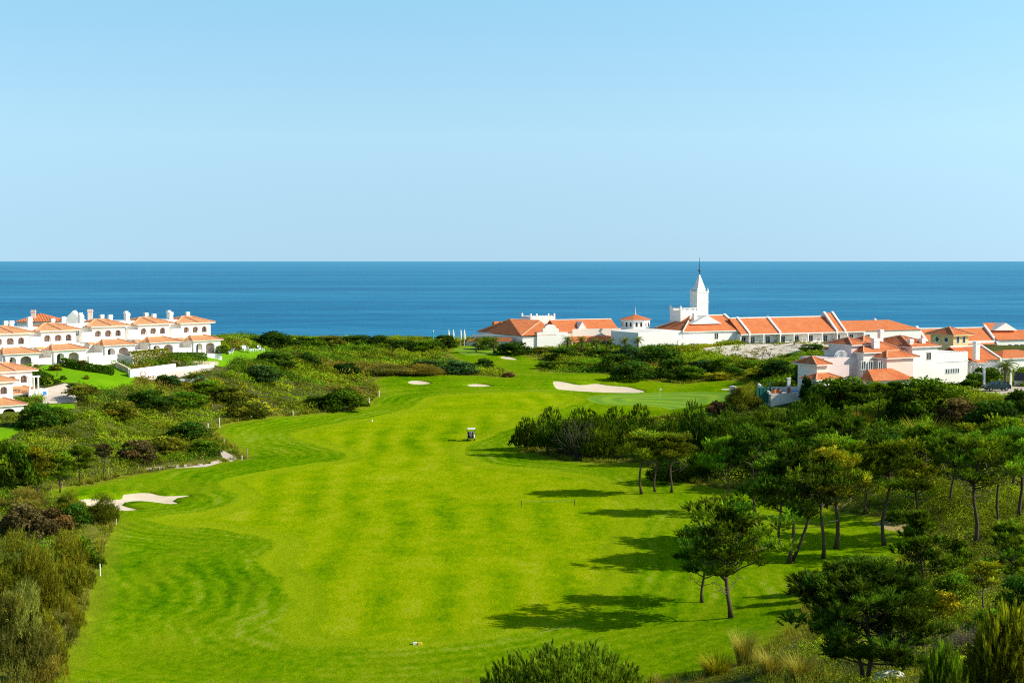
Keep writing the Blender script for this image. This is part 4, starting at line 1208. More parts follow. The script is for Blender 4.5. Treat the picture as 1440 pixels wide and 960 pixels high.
# hip roof, receding along the left side
xl = f.x(670, DD, 466)
ry = 12.0; A = (f.x(717, ry+4, 449), ry+4, f.z(717, 449, ry+4)); B = (f.x(760, ry, 452), ry, f.z(760, 451, ry))
rf = MB()
xe_ = X(782)
P1, P2 = (-.8, -.7, zE), (xe_, -.7, zE+.1); P0 = (xl, DD, f.z(670, 466.5, DD))
rf.slope(P1, P2, B, B); rf.add([P0, P1, B, A], [(0, 1, 2, 3)], [[(0, 0), (27, 0), (22, 12), (4, 12)]])
rf.slope((xe_+8, DD, zE), P0, A, B); rf.slope(P2, (xe_+8, DD, zE), B, B)
ro = rf.build('roof', M['roof'], r)
rb = MB()
for p, q in ((P1, B), (P0, A), (A, B)): rb.tube([np.array(p)+[0, 0, .06], np.array(q)+[0, 0, .06]], .2, 5)
rb.build('ridge', M['ridge'], ro)
# dormers on the left slope
for q, yy in ((702, 20), (712, 17.5)):
    xx, zz = f.L(q, 458, yy)
    MB().prism_x([(yy-.6, zz-1.5), (yy+2.0, zz-1.5), (yy+2.0, zz+1.2), (yy+.4, zz+1.4)], xx-1.6, xx+1.6).build('dormer', M['roof'], r)
# side wall under the left eave
wl = MB(); wl.add([(xl+.8, DD-.5, -3), (-.3, -.1, -3), (-.3, -.1, zE-.2), (xl+.8, DD-.5, P0[2]-.2)], [(0, 1, 2, 3)]); wl.build('side_wall', M['white'], r)
# low lean roof and white parapet at far left
q0, q1 = f.L(662, 478, 20), f.L(725, 473, 3)
lr = MB(); lr.slope((f.x(655, 20, 480), 20, f.z(660, 480, 20)), (f.x(718, 0, 480), 0, f.z(718, 480, 0)), (f.x(722, 3, 474), 3, f.z(722, 474, 3)), (f.x(664, 22, 474), 22, f.z(664, 474, 22))); lr.build('low_roof', M['roof'], r)
lw = MB(); aa, bb = np.array([f.x(655, 20, 480), 20.1, 0]), np.array([f.x(718, 0, 480), .1, 0])
lw.add([aa+[0, 0, -3], bb+[0, 0, -3], bb+[0, 0, f.z(718, 480.5, 0)], aa+[0, 0, f.z(660, 480.5, 20)]], [(0, 1, 2, 3)]); lw.build('low_wall', M['creamwhite'], r)
pw = MB(); aa = np.array([f.x(664, 22, 474), 22.2, 0]); bb = np.array([f.x(728, 3, 474), 3.2, 0])
zt_, zt2 = f.z(664, 470.5, 22), f.z(728, 471.5, 3)
pw.add([aa+[0, 0, -2], bb+[0, 0, -2], bb+[0, 0, zt2], aa+[0, 0, zt_], aa+[.3, .5, zt_], bb+[.3, .5, zt2]], [(0, 1, 2, 3), (3, 2, 5, 4)]); pw.build('parapet', M['white'], r)
# battlement block behind
y_ = 15.0; bx0, bx1 = f.x(746, y_, 450), f.x(781, y_, 450); zt_ = f.z(760, 445, y_)
b = MB(); b.box(bx0, bx1, y_, y_+7, 0, zt_)
for k in range(9):
    q = bx0+(bx1-bx0-.5)*k/8; b.box(q, q+.45, y_, y_+.4, zt_, zt_+(.95 if k in (0, 2, 6, 8) else .35))
b.box(bx0, bx0+.5, y_+6.5, y_+7, zt_, zt_+.9); b.build('battlement', M['white'], r)
# middle range between gable and rotunda
y_ = 7.0; mx0, mx1 = f.x(785, y_, 470), f.x(872, y_, 470); z0_, z1_ = f.z(800, 467, y_), f.z(800, 449.5, y_+6)
rf = MB(); gable(rf, mx0, mx1, y_, y_+12, z0_, z1_-z0_, None, .1); rf.build('roof', M['roof'], r)
b = MB(); b.box(mx0, mx1, y_+.2, y_+11.8, -3, z0_-.1); b.build('wall', M['creamwhite'], r)
MB().box(mx0, mx1, y_+5.8, y_+6.2, z1_-.02, z1_+.2).build('ridge', M['white'], r)
d0, d1 = f.x(813, y_+1, 460), f.x(825, y_+1, 460)
MB().prism([(d0, f.z(818, 462.5, y_+1)), (d1, f.z(818, 462.5, y_+1)), ((d0+d1)/2, f.z(818, 452.5, y_+1))], y_+1, y_+5).build('dormer', M['white'], r)
# curved white screen wall and the low porch roof in front of it
b = MB(); yb = 3.4; cx0, cx1 = f.x(805, yb, 465), f.x(905, yb-2.5, 465)
zt_ = f.z(830, 462.3, yb)
b.box(cx0, cx1, yb, yb+.5, -3, zt_); b.build('screen_wall', M['creamwhite'], r)
lr = MB(); lx0, lx1 = f.x(803, 0, 480), f.x(900, 0, 480); zl0, zl1 = f.z(840, 480, 0), f.z(840, 472, yb)
lr.slope((lx0, -.5, zl0), (lx1, -.5, zl0), (lx1-1, yb-.05, zl1), (lx0+1.6, yb-.05, zl1)); lr.build('porch_roof', M['roof'], r)
for k in range(7):
    q = lx0+.4+(lx1-lx0-.8)*k/6; MB().box(q-.2, q+.2, -.3, .1, -2, zl0-.12).build('column', M['white'], r)
MB().box(lx0, lx1, -.32, .12, zl0-.12, zl0-.03).build('beam', M['white'], r)
for k in range(6):
    q = lx0+.4+(lx1-lx0-.8)*(k+.5)/6; window(r, q, -.6, 1.6, 1.9, yb, 'shutter', 'dark', 1)
window(r, f.x(803, -.05, 486), f.z(803, 488.5), 1.1, 1.0, -.0, 'shutter', 'terracotta', 1)

# ---- rotunda
g = at(893.5, 470, 446); zE, zT = at(893.5, 449.5, 441)[2], at(893.5, 442, 446)[2]; rad_ = 4.55
r = thing('rotunda', 'small eight sided white pavilion with orange cone roof and arched windows', 'pavilion', (g[0], g[1], 0), math.radians(10))
FOOT.append((g[0], g[1], 0, -6, 6, -6, 6))
oc = [(rad_*math.cos(math.pi/8+k*math.pi/4), rad_*math.sin(math.pi/8+k*math.pi/4)) for k in range(8)]
b = MB(); b.prism_z(oc, 0, zE-.35); b.build('wall', M['white'], r)
b = MB(); b.prism_z([(1.06*a, 1.06*c) for a, c in oc], zE-.345, zE-.03); b.build('cornice', M['white'], r)
rf = MB(); oo = [(1.16*a, 1.16*c) for a, c in oc]
for k in range(8):
    p, q = oo[k], oo[(k+1) % 8]; rf.slope((*p, zE-.03), (*q, zE-.03), (0, 0, zT), (0, 0, zT))
rf.build('roof', M['roof'], r)
b = MB(); b.tube([(0, 0, zT-.2), (0, 0, zT+.7), (0, 0, zT+2.4)], [.22, .12, .03], 6); b.build('finial', M['white'], r)
for k in range(8):
    an = k*math.pi/4; c, s = math.cos(an), math.sin(an); ri = rad_*math.cos(math.pi/8)
    for off in (-.75, .75):
        w_ = MB(); P = [(-.32, 0), (.32, 0)]+[(.32*math.cos(t*math.pi/8), 1.0+.4*math.sin(t*math.pi/8)) for t in range(9)]
        V = [(c*(ri+.02)-s*(off+x), s*(ri+.02)+c*(off+x), zE-2.25+z) for x, z in P]
        w_.add(V, [list(range(len(V)))]); w_.build('window', M['dark'], r)

# ---- hotel range at the far right
f = Frame(1290, 482, 468, 20)
r = f.root('hotel_annex', 'far orange roofed hotel range with white gable copings at the right border', 'hotel building')
Y2 = 13
X = lambda p, y=0: f.x(p, y, 475)
f.foot(-1, X(1480), -150, Y2)
zE = f.z(1380, 484); zR = f.z(1350, 461.5, Y2/2); x3 = X(1402)
b = MB(); b.box(X(1296), X(1480), .2, Y2-.2, -4, f.z(1420, 478)); b.build('wall', M['white'], r)
rf = MB(); gable(rf, X(1296), x3, 0, Y2, zE, zR-zE); zE2, zR2 = f.z(1420, 477.5), f.z(1420, 464, Y2/2)
gable(rf, x3, X(1480), 0, Y2, zE2, zR2-zE2); rf.build('roof', M['roof'], r)
for q in (X(1306), x3):
    b = MB(); gable_coping(b, q, 0, Y2, zE, zR-zE+.5, None, .8, .6); b.build('coping', M['white'], r)
MB().box(X(1307), x3, Y2/2-.25, Y2/2+.25, zR, zR+.35).build('ridge', M['white'], r)
b = MB(); x4, x5 = X(1384, 8), X(1414, 8); b.slope((x4, 5, zR2-.6), (x5+3, 5, zR2-.6), (x5, 9, f.z(1400, 453.5, 9)), (x4, 9, f.z(1400, 453.5, 9))); b.build('upper_roof', M['roof'], r)
MB().prism([(X(1398, 4), f.z(1398, 464.5, 4)), (X(1431, 4), f.z(1431, 464.5, 4)), (X(1414, 4), f.z(1414, 453.8, 4))], 4, 9).build('gable', M['white'], r)
for q in (1421, 1430, 1438): window(r, X(q), f.z(q, 489), 1.3, 1.2, .2)
# ---- the pink villa on the right
f = Frame(1283, 538, 238, 30)
r = f.root('pink_villa', 'large pink and white villa with several tiled hip roofs above the pines', 'villa')
X = lambda p, y=0.: f.x(p, y, 500)
Z = lambda py, y=0., px=1290: f.z(px, py, y)
f.foot(X(1140), X(1362)+1, -3, 13)
zb = -2.5
x1, x2, x3 = X(1283), X(1318), X(1361, .5)
zt = Z(487)
b = MB(); b.box(x1, x2, 0, 11, zb, zt-.12); b.build('main_wall', M['white'], r)
b = MB(); b.box(x1-9.5, x1-.004, 1.6, 11, zb, zt-.9); b.build('side_wall', M['pink'], r)
zx = Z(498, .5)
b = MB(); b.box(x2+.004, x3, .5, 9, zb, zx); b.box(x2+.004, x3+.1, .4, .5, zx-1.55, zx-1.4); b.build('extension', M['white'], r)
b = MB()
for k in range(12): b.box(x2+.1+k*(x3-x2)/12, x2+.1+(k+.6)*(x3-x2)/12, .5, .75, zx, zx+.16)
b.build('coping', M['white'], r)
def hroof(x0, x1_, y0, y1, z, rise, mat='roof_old', over=.5, rl=None, rr=None):
    rf = MB(); k = hip(rf, x0, x1_, y0, y1, z, rise, over, rl, rr); o = rf.build('roof', M[mat], r)
    rb = MB(); hip_ridges(rb, k, .14); rb.build('ridge', M['ridge'], o)
    e = MB(); eave(e, x0, x1_, y0, y1, z, over, .2); e.build('cornice', M['pink'], o)
    return o
hroof(x1-.2, x2, 0, 11, zt, 1.5)
hroof(x1-9.5, x1-.9, 1.6, 10.5, zt-.75, Z(470, 6)-zt+.75)
hroof(x1-7.0, x1-.5, -1.2, 2.5, Z(503, -1.2, 1250), .95)
b = MB(); b.box(x1-6.9, x1-.9, -1.1, 1.6, zb, Z(503, -1.2, 1250)-.2); b.build('front_wall', M['rose'], r)
for q in (1214, 1224, 1238):
    x_ = f.x(q, -1.1, 512); window(r, x_, Z(519, -1.1, q), .9, 1.25, -1.1, 'frame', 'glass', 1)
# lowest tiled roof nearest the camera
b = MB(); q0, q1 = f.x(1228, -4.5, 530), f.x(1288, -4.5, 530); zl = Z(534, -4.5, 1260)
b.box(q0+.6, q1-.5, -4.0, -1.25, zb-2, zl-.1); b.build('low_wall', M['creamwhite'], r)
rf = MB(); rf.slope((q0, -4.6, zl), (q1, -4.6, zl), (q1-2.2, -1.2, zl+1.6), (q0+2.0, -1.2, zl+1.6)); rf.slope((q1, -4.6, zl), (q1, -1.2, zl), (q1-2.2, -1.2, zl+1.6), (q1-2.2, -1.2, zl+1.6)); rf.slope((q0, -1.2, zl), (q0, -4.6, zl), (q0+2, -1.2, zl+1.6), (q0+2, -1.2, zl+1.6)); rf.build('low_roof', M['roof_old'], r)
window(r, f.x(1306, 0, 503), Z(506), .95, 1.15, 0, 'creamwhite', 'glass', 1)
for k in range(6): window(r, f.x(1330.5+k*3.4, .5, 521), Z(524.5, .5, 1340), .3, .75, .5, 'frame', 'glass', 0)
for q, y_, t_, b_, ww in ((1231, 2.2, 477, 490, 1.25), (1280, 1.2, 478, 488, .8), (1297, 1.4, 477, 488, .85), (1238, 6, 464.5, 482, .7)):
    chimney(r, f.x(q, y_, 480), y_, Z(b_, y_, q), Z(t_, y_, q), ww, .7, 'white' if q != 1280 else 'pink')
# left annex: walls with shade painted in, small roof, railing
a0, a1, a2 = f.x(1146, 2, 515), f.x(1165, 2, 515), f.x(1200, 3, 515)
hroof(a0+.4, a1, 2, 7, Z(513, 2, 1140), 1.15)
b = MB(); b.box(a0+.6, a1-.1, 2.2, 6.8, zb, Z(513, 2, 1140)-.2); b.build('annex_wall', M['creamwhite'], r)
b = MB(); b.box(a1+.01, a2+2.4, 3, 9, zb, Z(503, 3, 1180)); b.build('annex_wall', M['mauve_shade'], r)
b = MB(); b.box(a2, a2+3.2, 3.5, 9, 0, Z(484.5, 3.5, 1210)-.2); b.build('annex_wall', M['mauve_shade'], r)
hroof(a2+.1, a2+3.6, 3.5, 9, Z(484, 3.5, 1215), 1.0)
b = MB(); q = f.x(1182, 3.2, 498)
for k in range(11):
    t = -1+2*k/10; b.box(q+t*1.3-.03, q+t*1.3+.03, 3.1, 3.16, Z(503, 3, 1180), Z(503, 3, 1180)+.3+.85*math.sqrt(max(0, 1-t*t)))
b.tube([(q+1.35*math.cos(math.pi*k/10), 3.13, Z(503, 3, 1180)+.3+.88*math.sin(math.pi*k/10)) for k in range(11)], .06, 5); b.build('arched_railing', M['whitepaint'], r)
hroof(f.x(1148, -1, 532), f.x(1182, -1, 532), -1, 2.0, Z(533, -1, 1160), .8)
b = MB(); b.box(f.x(1150, -1, 532), f.x(1181, -1, 532), -.9, 2.0, zb-2, Z(533, -1, 1160)-.2); b.build('porch_wall', M['creamwhite'], r)

# ---- ochre tower house behind it
f = Frame(1340, 520, 262, 30)
r = f.root('tower_house', 'ochre square tower house with round and arched windows behind the pink villa', 'house')
X = lambda p, y=0.: f.x(p, y, 480); Z = lambda py, px=1345, y=0.: f.z(px, py, y)
w_ = X(1361)-X(1340)
zt, zm = Z(470.5), Z(488)
TD = 5.6
f.foot(-1, w_+1, -1, 7)
b = MB(); b.box(0, w_, 0, TD, -2, zt-.2); b.box(-.12, w_+.12, -.12, TD+.12, zm-.2, zm+.12); b.box(-1.2, w_+.6, -.6, TD+.6, -2, Z(498)); b.build('wall', M['yellow'], r)
rf = MB(); k = hip(rf, 0, w_, 0, TD, zt, 1.25, .7); o = rf.build('roof', M['roof_old'], r); rb = MB(); hip_ridges(rb, k, .14); rb.build('ridge', M['ridge'], o)
e = MB(); eave(e, 0, w_, 0, TD, zt, .7, .22); e.build('cornice', M['yellow'], o)
for x_ in (w_*.3, w_*.7):
    wn = MB(); P = [(-.42, 0), (.42, 0)]+[(.42*math.cos(t*math.pi/8), 1.0+.42*math.sin(t*math.pi/8)) for t in range(9)]
    wn.prism([(x_+x, Z(483)+z) for x, z in P], -.06, -.005); o = wn.build('window', M['frame'], r)
    pn = MB(); pn.prism([(x_+x*.75, Z(483)+.1+z*.86) for x, z in P], -.07, -.062); pn.build('pane', M['glass'], o)
for y_ in (TD*.3, TD*.7):
    wn = MB(); V = [(-.05, y_+.62*math.cos(t*math.pi/8), Z(478)+.62*math.sin(t*math.pi/8)) for t in range(16)]
    wn.prism_x([(v[1], v[2]) for v in V], -.06, -.005); o = wn.build('window', M['frame'], r)
    wn = MB(); wn.prism_x([(y_+.44*math.cos(t*math.pi/8), Z(478)+.44*math.sin(t*math.pi/8)) for t in range(16)], -.07, -.062); wn.build('pane', M['glass'], o)
wn = MB(); wn.prism([(w_*.5+.45*math.cos(t*math.pi/8), Z(497)+.6*math.sin(t*math.pi/8)) for t in range(9)], -.66, -.605); wn.build('window', M['frame'], r)

# ---- low tiled house with tall chimney, and the house at the right border
f = Frame(1361, 530, 254, 28)
r = f.root('tiled_house', 'low house with steep weathered red roof and tall white chimney', 'house')
X = lambda p, y=0.: f.x(p, y, 495); Z = lambda py, px=1380, y=0.: f.z(px, py, y)
x1 = X(1406); ze, zr = Z(506), Z(486.5, 1380, 4.5)
f.foot(-.5, x1+2, -4, 9)
b = MB(); b.box(.2, x1-.2, .3, 9, -3, ze-.1); b.build('wall', M['white'], r)
rf = MB(); gable(rf, 0, x1, 0, 9, ze, zr-ze, 4.5, .3); rf.build('roof', M['roof_old'], r)
b = MB(); gable_coping(b, x1, 0, 9, ze, zr-ze, 4.5, .4, .3, .3); b.build('coping', M['white'], r)
MB().box(0, x1, 4.3, 4.7, zr-.02, zr+.25).build('ridge', M['pink'], r)
chimney(r, X(1373, -.6), -.6, -3, Z(481, 1373, -.6), 1.0, .7)
rf = MB(); rf.slope((-.3, -4, Z(518, 1370, -4)), (f.x(1384, -4, 515), -4, Z(515, 1380, -4)), (f.x(1384, 0, 509), -.9, Z(507, 1380)), (-.3, -.9, Z(504, 1365))); rf.build('lean_roof', M['roof_old'], r)
b = MB(); b.box(-.2, f.x(1383, -3.6, 520), -3.7, -1.0, -3, Z(520, 1370, -4)); b.build('lean_wall', M['pink'], r)

f = Frame(1409, 536, 262, 25)
r = f.root('corner_house', 'white house with plain orange roof cut by the right border', 'house')
X = lambda p, y=0.: f.x(p, y, 500); Z = lambda py, px=1430, y=0.: f.z(px, py, y)
x1 = X(1475); f.foot(-1, x1, -1, 9)
b = MB(); b.box(.3, x1, .3, 8, -3, Z(503)-.15); b.build('wall', M['white'], r)
rf = MB(); hip(rf, .3, x1, .3, 8, Z(503), Z(491.5, 1430, 4)-Z(503), .5); rf.build('roof', M['roof'], r)
e = MB(); eave(e, .3, x1, .3, 8, Z(503), .5, .2); e.build('cornice', M['white'], r)

# ---- pergola
g0 = gp(1385, 540)
f = Frame(1382, 541, 232, 12)
r = f.root('pergola', 'white garden pergola on square posts behind the rounded bush', 'pergola')
zt = f.z(1400, 513); x1 = f.x(1423, 0, 520)
for x_, y_ in ((.2, 0), (x1-.2, 0), (.2, 3.4), (x1-.2, 3.4)): MB().box(x_-.17, x_+.17, y_-.17, y_+.17, -1.5, zt-.4).build('post', M['white'], r)
for y_ in (0, 3.4): MB().box(-.3, x1+.3, y_-.15, y_+.15, zt-.4, zt-.05).build('beam', M['white'], r)
b = MB()
for k in range(9): b.box(.0+k*(x1-.1)/8.5, .12+k*(x1-.1)/8.5, -.6, 4.0, zt-.05, zt+.12)
b.build('rafters', M['white'], r)
f.foot(-.5, x1+.5, -1, 4)

# ---- pool terrace
f = Frame(1076, 562, 228, 8)
r = f.root('pool_terrace', 'raised white walled pool terrace at the edge of the green', 'terrace')
X = lambda p, y=0.: f.x(p, y, 555); Z = lambda py, px=1100, y=0.: f.z(px, py, y)
x0, x1 = X(1084), X(1140); zf = Z(556)
f.foot(X(1040), x1+1, -2, 7)
b = MB(); b.box(x0, x1, 0, 6, -3.5, zf); b.box(x0, x0+4.2, -.02, .25, zf, zf+.35); b.build('wall', M['creamwhite'], r)
b = MB(); b.prism_x([(0, zf+.2), (0, zf+.6), (6, zf+1.5), (6, zf+1.0)], x0-.3, x0); b.build('stair_wall', M['white'], r)
pl = MB().box(x0+2.6, x1-.3, 2.2, 5.2, zf-.01, zf+.32).build('pool_rim', M['white'], r)
MB().box(x0+2.9, x1-.6, 2.5, 4.9, zf+.315, zf+.335).build('pool_water', M['blue'], r)
MB().box(x0+1.5, x1, 5.6, 6.2, zf, zf+.85).build('back_wall', M['white'], r)
o = MB().tube([(x0+3.5, .6, zf), (x0+3.5, .6, zf+1.5)], .22, 12); c = o
rr = thing('gate_pillar', 'tall slim white and terracotta pillar on the pool terrace', 'pillar', f.O+f.ux*(X(1110.5)-0)+f.uy*.5, f.a)
b = MB(); zz = zf
b.box(-.22, .22, -.22, .22, zz, zz+1.3); b.build('shaft', M['terracotta'], rr)
b = MB(); b.box(-.24, .24, -.24, .24, zz+1.3, Z(533, 1110)); b.box(-.3, .3, -.3, .3, Z(533, 1110), Z(531.5, 1110)); b.box(-.3, .3, -.3, .3, zz-.005, zz+.12); b.build('top', M['white'], rr)
for q, lab in ((1090, 'left terracotta pot on the pool terrace'), (1097.5, 'right dark terracotta pot on the pool terrace')):
    p = f.O+f.ux*X(q)+f.uy*.7
    e = thing('plant_pot', 'round '+lab, 'plant pot', (p[0], p[1], p[2]+zf))
    MB().lathe([(.24, 0), (.42, .35), (.45, .62), (.36, .8), (.42, .92), (.34, .92)], 14).build('pot', M['terracotta'], e, True)
    k = new_obj('plant', TUSS[0], e); k.location = (0, 0, .85); k.scale = (.5, .5, .35); k.color = shade('brown')
ff = Frame(1064, 556, 229, 8)
r = ff.root('mesh_fence', 'dark green mesh fence left of the pool terrace', 'fence')
b = MB(); x1 = ff.x(1084, 0, 550); b.box(0, x1, 0, .04, -1.2, ff.z(1075, 545)); b.build('panel', M['greenfence'], r)
b = MB(); b.add([(x1, .0, -.6), (x1+.9, 3.5, -.2), (x1+.9, 3.5, 2.2), (x1, 0, 2.0)], [(0, 1, 2, 3)]); b.build('panel', M['greenfence'], r)
for k in range(5): MB().box(x1*k/4-.04, x1*k/4+.04, -.05, -.003, -1.5, ff.z(1075, 544.5)).build('post', M['greenfence'], r)
p = gp(1036, 562)
MB_ = MB(); MB_.box(-.5, .3, -.3, 2.4, -1, 2.2); o = MB_.build('end_wall', M['mauve_shade']); o.location = p; o.rotation_euler = (0, 0, .2)
bv = o.modifiers.new('bevel', 'BEVEL'); bv.width = .08
tag(o, 'grey white garden wall end at the right edge of the flag green', 'garden wall')

# ---- walls, hedges and pool of the left villas
def wall_run(name, pts_, h, th, mat, label, cat, d=None, drop=1.2):
    b = MB(); P = [gp(*p) for p in pts_]
    o = P[0].copy()
    for i in range(len(P)-1):
        a, c = P[i]-o, P[i+1]-o; t = (c-a)[:2]; t = t/np.linalg.norm(t); n_ = np.array([-t[1], t[0], 0])*th/2
        ext = np.array([t[0], t[1], 0])*(th/2 if i < len(P)-2 else 0)
        lo, hi_ = np.array([0, 0, -drop]), np.array([0, 0, h])
        V = [a-n_+lo, c+ext-n_+lo, c+ext+n_+lo, a+n_+lo, a-n_+hi_, c+ext-n_+hi_, c+ext+n_+hi_, a+n_+hi_]
        b.add(V, [(0, 3, 2, 1), (4, 5, 6, 7), (0, 1, 5, 4), (1, 2, 6, 5), (2, 3, 7, 6), (3, 0, 4, 7)])
    q = b.build(name, M[mat]); q.location = o
    return tag(q, label, cat)
wall_run('garden_wall', [(124,514),(164,511)], 1.7, .4, 'white', 'white terrace wall in front of the middle villas, left stretch', 'garden wall')
wall_run('garden_wall', [(164,517),(182,526)], 1.1, .5, 'stone', 'rough stone wall beside the steps of the villa terrace', 'garden wall')
wall_run('garden_wall', [(182,531),(246,522)], 1.5, .4, 'white', 'white pool wall with a round orange ring', 'garden wall')
wall_run('garden_wall', [(246,522),(300,516.5)], .75, .4, 'pink', 'pinkish low wall at the right end of the villa pool', 'garden wall')
wall_run('garden_wall', [(240,513),(306,513.5)], .8, .4, 'stone', 'low stone wall under the hedge of the end villa', 'garden wall')
wall_run('garden_wall', [(166,509),(186,513),(232,506)], 1.6, .4, 'creamwhite', 'cream terrace wall below the leafy shrubs of the second villa', 'garden wall')
wall_run('garden_wall', [(312,478.5),(343,478.5)], 1.0, .4, 'white', 'low white wall on the cliff edge against the sea', 'garden wall')
p = gp(201, 533)
rg = MB(); rg.tube([(.45*math.cos(t*math.pi/10), 0, .45*math.sin(t*math.pi/10)) for t in range(21)], .09, 6, False); o = rg.build('life_ring', M['orangering'], None, True)
fw = at(201, 525.5, p[1]-.55); o.location = fw; o.rotation_euler = (0, 0, .25); tag(o, 'round orange life ring hanging on the white pool wall', 'life ring')
def hedge(pts_, h, w_, c, label):
    P = [gp(*p) for p in pts_]; Cs, Ns, Ts = [], [], []
    o = P[0].copy()
    for i in range(len(P)-1):
        a, c_ = P[i]-o, P[i+1]-o; ln = np.linalg.norm((c_-a)[:2]); n_ = int(ln*380)
        t = R.random((n_, 1)); base = a+(c_-a)*t
        tv = (c_-a)/ln; nv = np.array([-tv[1], tv[0], 0])
        sd_ = R.integers(0, 3, n_)
        u = np.where(sd_ == 0, -w_/2, np.where(sd_ == 1, w_/2, R.uniform(-w_/2, w_/2, n_)))[:, None]; z = np.where(sd_ == 2, h, R.uniform(0, h, n_))[:, None]
        C = base+nv*u+np.array([0, 0, 1.])*z+R.normal(size=(n_, 3))*.09
        N = unit(np.where(sd_[:, None] == 2, np.array([[0, 0, 1.]]), nv*np.sign(u))+R.normal(size=(n_, 3))*.5)
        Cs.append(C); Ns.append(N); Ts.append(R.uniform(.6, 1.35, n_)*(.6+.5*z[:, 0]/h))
    C, N, T = np.concatenate(Cs), np.concatenate(Ns), np.concatenate(Ts)
    V, Fq = quads(C, N, .3*R.uniform(.7, 1.3, len(C)), .6)
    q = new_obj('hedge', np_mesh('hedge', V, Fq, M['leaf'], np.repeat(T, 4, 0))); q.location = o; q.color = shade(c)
    return tag(q, label, 'hedge')
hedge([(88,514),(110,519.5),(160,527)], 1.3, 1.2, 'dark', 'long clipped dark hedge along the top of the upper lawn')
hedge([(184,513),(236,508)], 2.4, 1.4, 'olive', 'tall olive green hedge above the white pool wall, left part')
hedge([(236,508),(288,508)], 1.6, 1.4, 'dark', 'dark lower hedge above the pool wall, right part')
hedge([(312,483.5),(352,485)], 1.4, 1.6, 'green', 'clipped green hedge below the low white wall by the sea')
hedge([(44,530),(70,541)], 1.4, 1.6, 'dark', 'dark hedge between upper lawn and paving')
p = gp(262, 533)
r = thing('garden_pool', 'turquoise and white pool corner half hidden behind villa shrubs', 'pool', p, .3)
MB().box(-3.4, 3.4, -1.6, 1.6, -.6, .15).build('pool_rim', M['canvas'], r); MB().box(-3.1, 3.1, -1.3, 1.3, .15, .17).build('pool_water', M['turquoise'], r)
b = MB(); b.add([(2.0, -1.5, .3), (3.4, -2.2, .2), (2.6, -1.7, .9)], [(0, 1, 2)]); b.add([(1.4, -1.4, .3), (2.4, -2.0, .2), (1.9, -1.3, .9)], [(0, 1, 2)])
for v in ((2.0, -1.5), (3.4, -2.2)): b.tube([(v[0], v[1], 0), (v[0], v[1], .4)], .04, 5)
b.build('slide', M['turquoise'], r)
# garden chairs on the right hand lawn
def chair():
    r = thing('garden_chair', 'x', 'garden chair', (0, 0, 0), 0, 'white garden chairs on the right hand lawn')
    MB().box(-.5, .5, -.5, .6, .38, .46).build('seat', M['whitepaint'], r)
    b = MB(); b.add([(-.5, .5, .42), (.5, .5, .42), (.5, .95, 1.35), (-.5, .95, 1.35), (-.5, .58, .40), (.5, .58, .40), (.5, 1.03, 1.33), (-.5, 1.03, 1.33)], [(0, 1, 2, 3), (7, 6, 5, 4), (0, 3, 7, 4), (1, 5, 6, 2), (3, 2, 6, 7)]); b.build('backrest', M['whitepaint'], r)
    for sx in (-1, 1):
        MB().box(sx*.52-.05, sx*.52+.05, -.5, .65, .62, .68).build('armrest', M['whitepaint'], r)
        for y_ in (-.42, .5): MB().box(sx*.47-.04, sx*.47+.04, y_-.04, y_+.04, 0, .62).build('leg', M['whitepaint'], r)
    return r
c0 = None
for px, py, rz, lab in ((345,494,.6,'white garden chair on the lawn, leftmost of the group by the big tree'), (353,495,2.2,'second white garden chair from the left by the big rounded tree'), (360,494,-1,'third white garden chair by the big rounded tree'),
                        (368,493.5,1.2,'rightmost white garden chair of the group by the big tree'), (323,498,-.7,'white garden chair alone beside the small leafy lawn tree'), (307,500,.4,'white garden chair behind the small leafy lawn tree')):
    p = gp(px, py)
    if c0 is None: c0 = chair(); c0.location = p; c0.rotation_euler = (0, 0, rz); c0['label'] = lab
    else: dup(c0, p, rz, lab)
# closed parasols near the beach, flag post
u0 = None
for px, t_, lab in ((631,463,'white closed parasol by the sea, leftmost of the row'), (637.5,463.5,'second closed white parasol from the left by the sea'), (648,464,'third closed white parasol by the sea'), (653,465,'rightmost closed white parasol by the sea, close to the third')):
    g = at(px, 474, 446); z0 = H(g[0], g[1]); top = at(px, t_, 446)[2]
    if u0 is None:
        u0 = thing('closed_parasol', lab, 'parasol', (g[0], g[1], z0), 0, 'closed white parasols by the sea')
        h = top-z0
        MB().tube([(0, 0, 0), (0, 0, h)], .07, 8).build('pole', M['whitepaint'], u0)
        MB().lathe([(.12, h*.35), (.42, h*.42), (.34, h*.7), (.12, h*.97), (.02, h)], 10).build('canopy', M['canvas'], u0, True)
    else:
        dup(u0, (g[0], g[1], z0), .3, lab)
g = at(609, 474, 446); z0 = H(g[0], g[1])
e = thing('slim_post', 'slim turquoise post by the sea left of the closed parasols', 'post', (g[0], g[1], z0))
MB().tube([(0, 0, 0), (0, 0, at(609, 466, 446)[2]-z0)], .16, 8).build('shaft', M['turquoise'], e); MB().lathe([(.2, 0), (.2, .2), (.02, .4)], 8, (0, 0, at(609, 466, 446)[2]-z0)).build('cap', M['whitepaint'], e)

